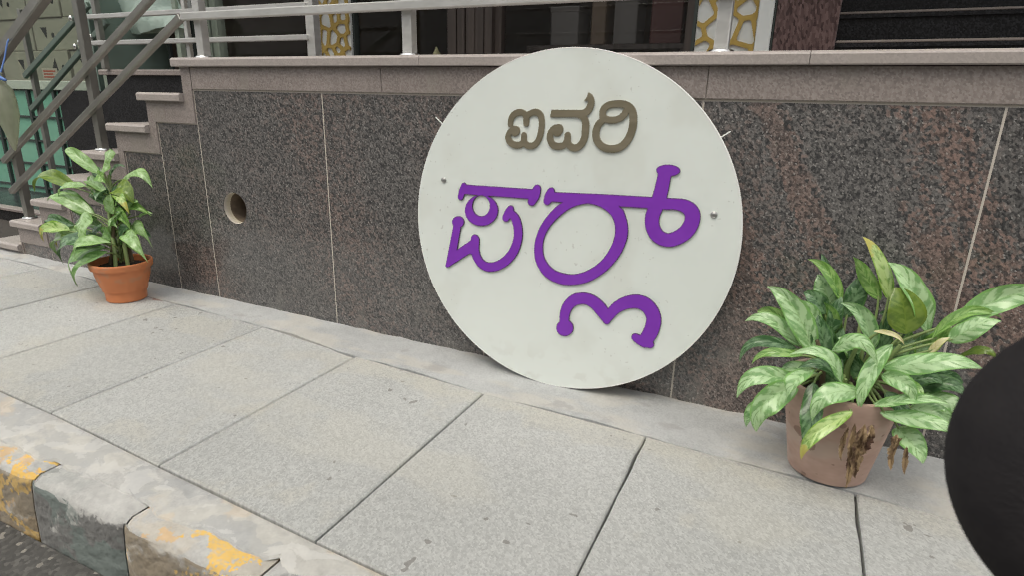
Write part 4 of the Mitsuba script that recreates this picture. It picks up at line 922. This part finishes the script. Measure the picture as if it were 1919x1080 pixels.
for (a, b) in (((-.470, .318), (-.516, .354)), ((.468, .314), (.511, .345))):
    m = bar((a[0], a[1], -.010), (b[0], b[1], -.010), .004, .003, .0005); obj('wire_stub', on_sign(m), 'm_board_edge', sign)

# ------------------------------------------------------------------ plants
def leaf_mesh(B, Tp, W, arch, seed, nu=8, nv=18, jag=0.0, fold=.60, face=None):
    """a blade from B to Tp, folded along its midrib, its tip drooping; returns the mesh and its uv"""
    rr = random.Random(seed); B, Tp = np.array(B), np.array(Tp); L = np.linalg.norm(Tp - B); d = (Tp - B) / L
    hint = np.array([-.15 + rr.uniform(-.6, .6), -.75 + rr.uniform(-.2, .2), .60 + rr.uniform(-.35, .35)]) if face is None else np.array(face)
    nrm = hint - d * np.dot(hint, d); nrm /= np.linalg.norm(nrm)
    lift = np.array([0, -.25, .9]); lift = lift - d * np.dot(lift, d)
    side = np.cross(d, nrm); bend = rr.uniform(-.10, .10) * L
    c1 = B + (Tp - B) * .36 + lift * arch * L * 1.1 + side * bend
    c2 = B + (Tp - B) * .74 + lift * (arch * 1.4 + .08) * L * 1.5 + side * bend
    tw = rr.uniform(-1.1, 1.1); wv = rr.uniform(0, 6); wn = rr.uniform(1.2, 2.6); fo = fold * rr.uniform(.45, 1.35) * (1 if rr.random() < .8 else -.5)
    V, U = [], []
    for j in range(nv + 1):
        t = j / nv; u = 1 - t
        P = u ** 3 * B + 3 * u * u * t * c1 + 3 * u * t * t * c2 + t ** 3 * Tp
        tan = 3 * u * u * (c1 - B) + 6 * u * t * (c2 - c1) + 3 * t * t * (Tp - c2); tan /= np.linalg.norm(tan)
        s = np.cross(tan, nrm); s /= np.linalg.norm(s); nn = np.cross(s, tan)
        a = tw * (t - .4); s, nn = math.cos(a) * s + math.sin(a) * nn, math.cos(a) * nn - math.sin(a) * s
        w = 1.22 * W / 2 * (t ** .66 * u ** .95) / .352 if 0 < t < 1 else W * .008
        for i in range(nu + 1):
            q = 2 * i / nu - 1; c = abs(q); th = math.atan(fo) * (1 - .25 * c)
            off = math.sin(th) * w * c + .13 * w * math.sin(wv + t * wn * 6.28 + (1.7 if q > 0 else 0)) * c * c
            V.append(P + s * (q * w * math.cos(th)) + nn * off + (np.array([rr.uniform(-1, 1) for _ in range(3)]) * jag * w if jag else 0)); U.append((i / nu, t))
    F = []
    for j in range(nv):
        for i in range(nu):
            a = j * (nu + 1) + i; F += [(a, a + 1, a + nu + 2), (a, a + nu + 2, a + nu + 1)]
    return trimesh.Trimesh(np.array(V), np.array(F), process=False), np.array(U)

def add_leaf(plant, row, seed, root, stretch=1.13, wide=.79):
    bx_, by_, bz_, tx, ty, tz, W, arch, hue = row
    B = np.array([bx_, by_, bz_]); Tp = np.array([tx, ty, tz])
    Tp = B + (Tp - B) * stretch
    m, uv = leaf_mesh(B, Tp, W * wide, arch, seed)
    k = obj('leaf', m, 'm_leaf_' + hue, plant, smooth=True, uv=uv)
    root = np.array(root); d = (Tp - B) / np.linalg.norm(Tp - B)
    mid = (B + root) / 2 + np.array([0, 0, .015]) ; L = np.linalg.norm(B - root)
    mid = mid - d * min(.02, L * .12)
    ts = np.linspace(0, 1, 9)[:, None]; pts = (1 - ts) ** 2 * root + 2 * ts * (1 - ts) * mid + ts * ts * (B + d * .012)
    obj('stalk', tube(pts, np.linspace(.0052, .0028, 9), 6), 'm_stalk', k, smooth=True)

# right: terracotta pot
rp = thing('potted_plant', 'pale terracotta pot with a bushy silver green plant and dry brown leaves at the right', 'potted plant')
RC = (.196, -.205, G(.2) + .004)
PH = .282
prof = [(0, 0), (.098, 0), (.104, .004), (.112, .05), (.126, .13), (.140, .21), (.147, PH - .03), (.152, PH - .012), (.152, PH - .003), (.148, PH), (.140, PH - .002), (.136, PH - .012), (.128, PH - .05)]
obj('pot', lathe(prof, 64, RC, .006, 1), 'm_terracotta', rp, smooth=45)
obj('soil', lathe([(.133, 0), (.09, .008), (.04, .014), (0, .012)], 40, (RC[0], RC[1], RC[2] + PH - .035), .03, 2), 'm_soil', rp, smooth=True)
rr = random.Random(5)
for i in range(9):
    a = rr.uniform(0, 6.28); q = rr.uniform(.02, .09); bx0 = np.array([RC[0] + q * math.cos(a), RC[1] + q * math.sin(a), RC[2] + PH - .03])
    tp = bx0 + np.array([.05 * math.cos(a), .04 * math.sin(a), rr.uniform(.08, .18)])
    obj('stem', tube([bx0, (bx0 + tp) / 2 + np.array([rr.uniform(-.01, .01), 0, .01]), tp], [.008, .007, .005], 8), 'm_stalk' if i % 3 else 'm_stalk_brown', rp, smooth=True)
for i, row in enumerate(LEAVES_RIGHT):
    B = np.array(row[:3]); q = np.array([RC[0], RC[1], RC[2] + PH + .03]); v = B - q
    root = q + np.array([np.clip(v[0], -.09, .09) * .7, np.clip(v[1], -.07, .07) * .7, min(max(v[2] * .35, -.02), .12)])
    add_leaf(rp, row, 100 + i, root)
for i, row in enumerate(DEAD):
    m, uv = leaf_mesh(row[:3], row[3:6], row[6] * 1.0, -.12, 300 + i, 11, 24, .20, 2.6)
    obj('dry_leaf', m, 'm_dead', rp, smooth=True, label='withered brown leaf hanging over the rim')

# left: orange pot
lp = thing('potted_plant', 'bright orange pot with an upright leafy plant on the pavement by the stairs', 'potted plant')
LC = (-2.94, -.222, G(-2.9) + .003)
lprof = [(0, 0), (.110, 0), (.114, .004), (.117, .060), (.126, .062), (.127, .068), (.128, .074), (.152, .150), (.158, .190), (.1585, .194), (.171, .1945), (.174, .200), (.176, .226), (.173, .232), (.163, .232), (.158, .222), (.150, .17)]
LS = .775
lprof = [(r * LS, z * .85) for r, z in lprof]
obj('pot', lathe(lprof, 64, LC), 'm_orange', lp, smooth=28)
obj('soil', lathe([(.152 * LS, 0), (.09, .01), (.04, .016), (0, .012)], 40, (LC[0], LC[1], LC[2] + .165), .03, 2), 'm_soil', lp, smooth=True)
tops = [(-2.97, -.19, .62), (-2.955, -.20, .55), (-2.94, -.17, .50), (-2.93, -.22, .44), (-2.985, -.21, .46)]
for i, tpt in enumerate(tops):
    b0 = np.array([LC[0] + .05 * math.cos(i * 1.3), LC[1] + .05 * math.sin(i * 1.3), LC[2] + .165]); tpt = np.array(tpt)
    obj('stem', tube([b0, b0 * .6 + tpt * .4 + np.array([.01, 0, 0]), b0 * .25 + tpt * .75, tpt], [.010, .009, .008, .006], 8), 'm_stalk_brown' if i % 2 else 'm_stalk', lp, smooth=True)
for i, row in enumerate(LEAVES_LEFT):
    B = np.array(row[:3]); z = B[2]
    best = min(tops, key=lambda q: abs(q[2] - .03 - z) + .5 * abs(q[0] - B[0]))
    b0 = np.array([LC[0], LC[1], LC[2] + .165]); t = np.clip((z - .06 - b0[2]) / (best[2] - b0[2]), .05, 1)
    row = row[:8] + ({'s': 'p', 'm': 'q'}.get(row[8], row[8]),)
    add_leaf(lp, row, 500 + i, b0 + (np.array(best) - b0) * t, 1.06, 1.02)

# ------------------------------------------------------------------ the scooter whose mirror comes into the picture at the right
sco = thing('vehicle_mirror', 'black round vehicle mirror close to the camera, cut by the right edge', 'vehicle mirror')
MD = np.array([.4137, .8227, -.3900]); MDn = MD / np.linalg.norm(MD)
MC = CAM + MDn * .38
MRad = .0784
dome = lathe([(0, .026), (.020, .0250), (.040, .0215), (.056, .0150), (.069, .007), (.0773, -.002), (MRad, -.010), (MRad, -.016), (.0770, -.0195), (.0745, -.0185)], 72)
glass = lathe([(.075, -.018), (0, -.018)], 72)
zax = -MDn; zax /= np.linalg.norm(zax); xax = np.cross((0, 0, 1.0), zax); xax /= np.linalg.norm(xax); yax = np.cross(zax, xax)
MM = np.eye(4); MM[:3, 0] = xax; MM[:3, 1] = yax; MM[:3, 2] = zax; MM[:3, 3] = MC
for m in (dome, glass): m.apply_transform(MM)
mk = obj('mirror_shell', dome, 'm_black_plastic', sco, smooth=40)
obj('mirror_glass', glass, 'm_mirror', mk)
stem0 = MC - yax * .07 + xax * .03
obj('mirror_stem', tube([stem0, stem0 + np.array([.03, -.01, -.05]), stem0 + np.array([.09, -.03, -.12]), stem0 + np.array([.12, -.05, -.2])], .006, 10), 'm_black_plastic', sco, smooth=40)
HB = stem0 + np.array([.12, -.05, -.21])
obj('handlebar', tube([HB + np.array([-.10, -.02, -.005]), HB, HB + np.array([.25, .02, -.02]), HB + np.array([.5, .0, 0])], .012, 12), 'm_chrome', sco, smooth=40)
obj('grip', tube([HB + np.array([-.12, -.024, -.006]), HB + np.array([-.02, -.005, -.001])], .018, 14), 'm_rubber', sco, smooth=40)
obj('grip', tube([HB + np.array([.45, .004, -.001]), HB + np.array([.57, -.005, .002])], .018, 14), 'm_rubber', sco, smooth=40)
obj('steering_column', tube([HB + np.array([.25, .02, -.02]), HB + np.array([.33, .12, -.55])], .025, 12), 'm_black_plastic', sco, smooth=40)
WC = HB + np.array([.40, .06, 0]); WC[2] = ROAD_Z + .215; WC[1] = -1.62
obj('fork', [tube([HB + np.array([.33, .12, -.5]), WC + np.array([0, .06, 0])], .014, 10), tube([HB + np.array([.33, .12, -.5]), WC + np.array([0, -.06, 0])], .014, 10)], 'm_chrome', sco, smooth=40)
wheel = lathe([(.125, -.03), (.14, -.042), (.18, -.046), (.205, -.036), (.215, 0), (.205, .036), (.18, .046), (.14, .042), (.125, .03), (.125, -.03)], 48)
rimm = lathe([(0, -.03), (.05, -.03), (.06, -.008), (.11, -.008), (.124, -.029), (.124, .029), (.11, .008), (.06, .008), (.05, .03), (0, .03)], 48)
for m in (wheel, rimm):
    m.apply_transform(trimesh.transformations.rotation_matrix(math.pi / 2, (1, 0, 0))); m.apply_translation(WC)
wk = obj('wheel', wheel, 'm_rubber', sco, smooth=40); obj('rim', rimm, 'm_chrome', wk, smooth=30)
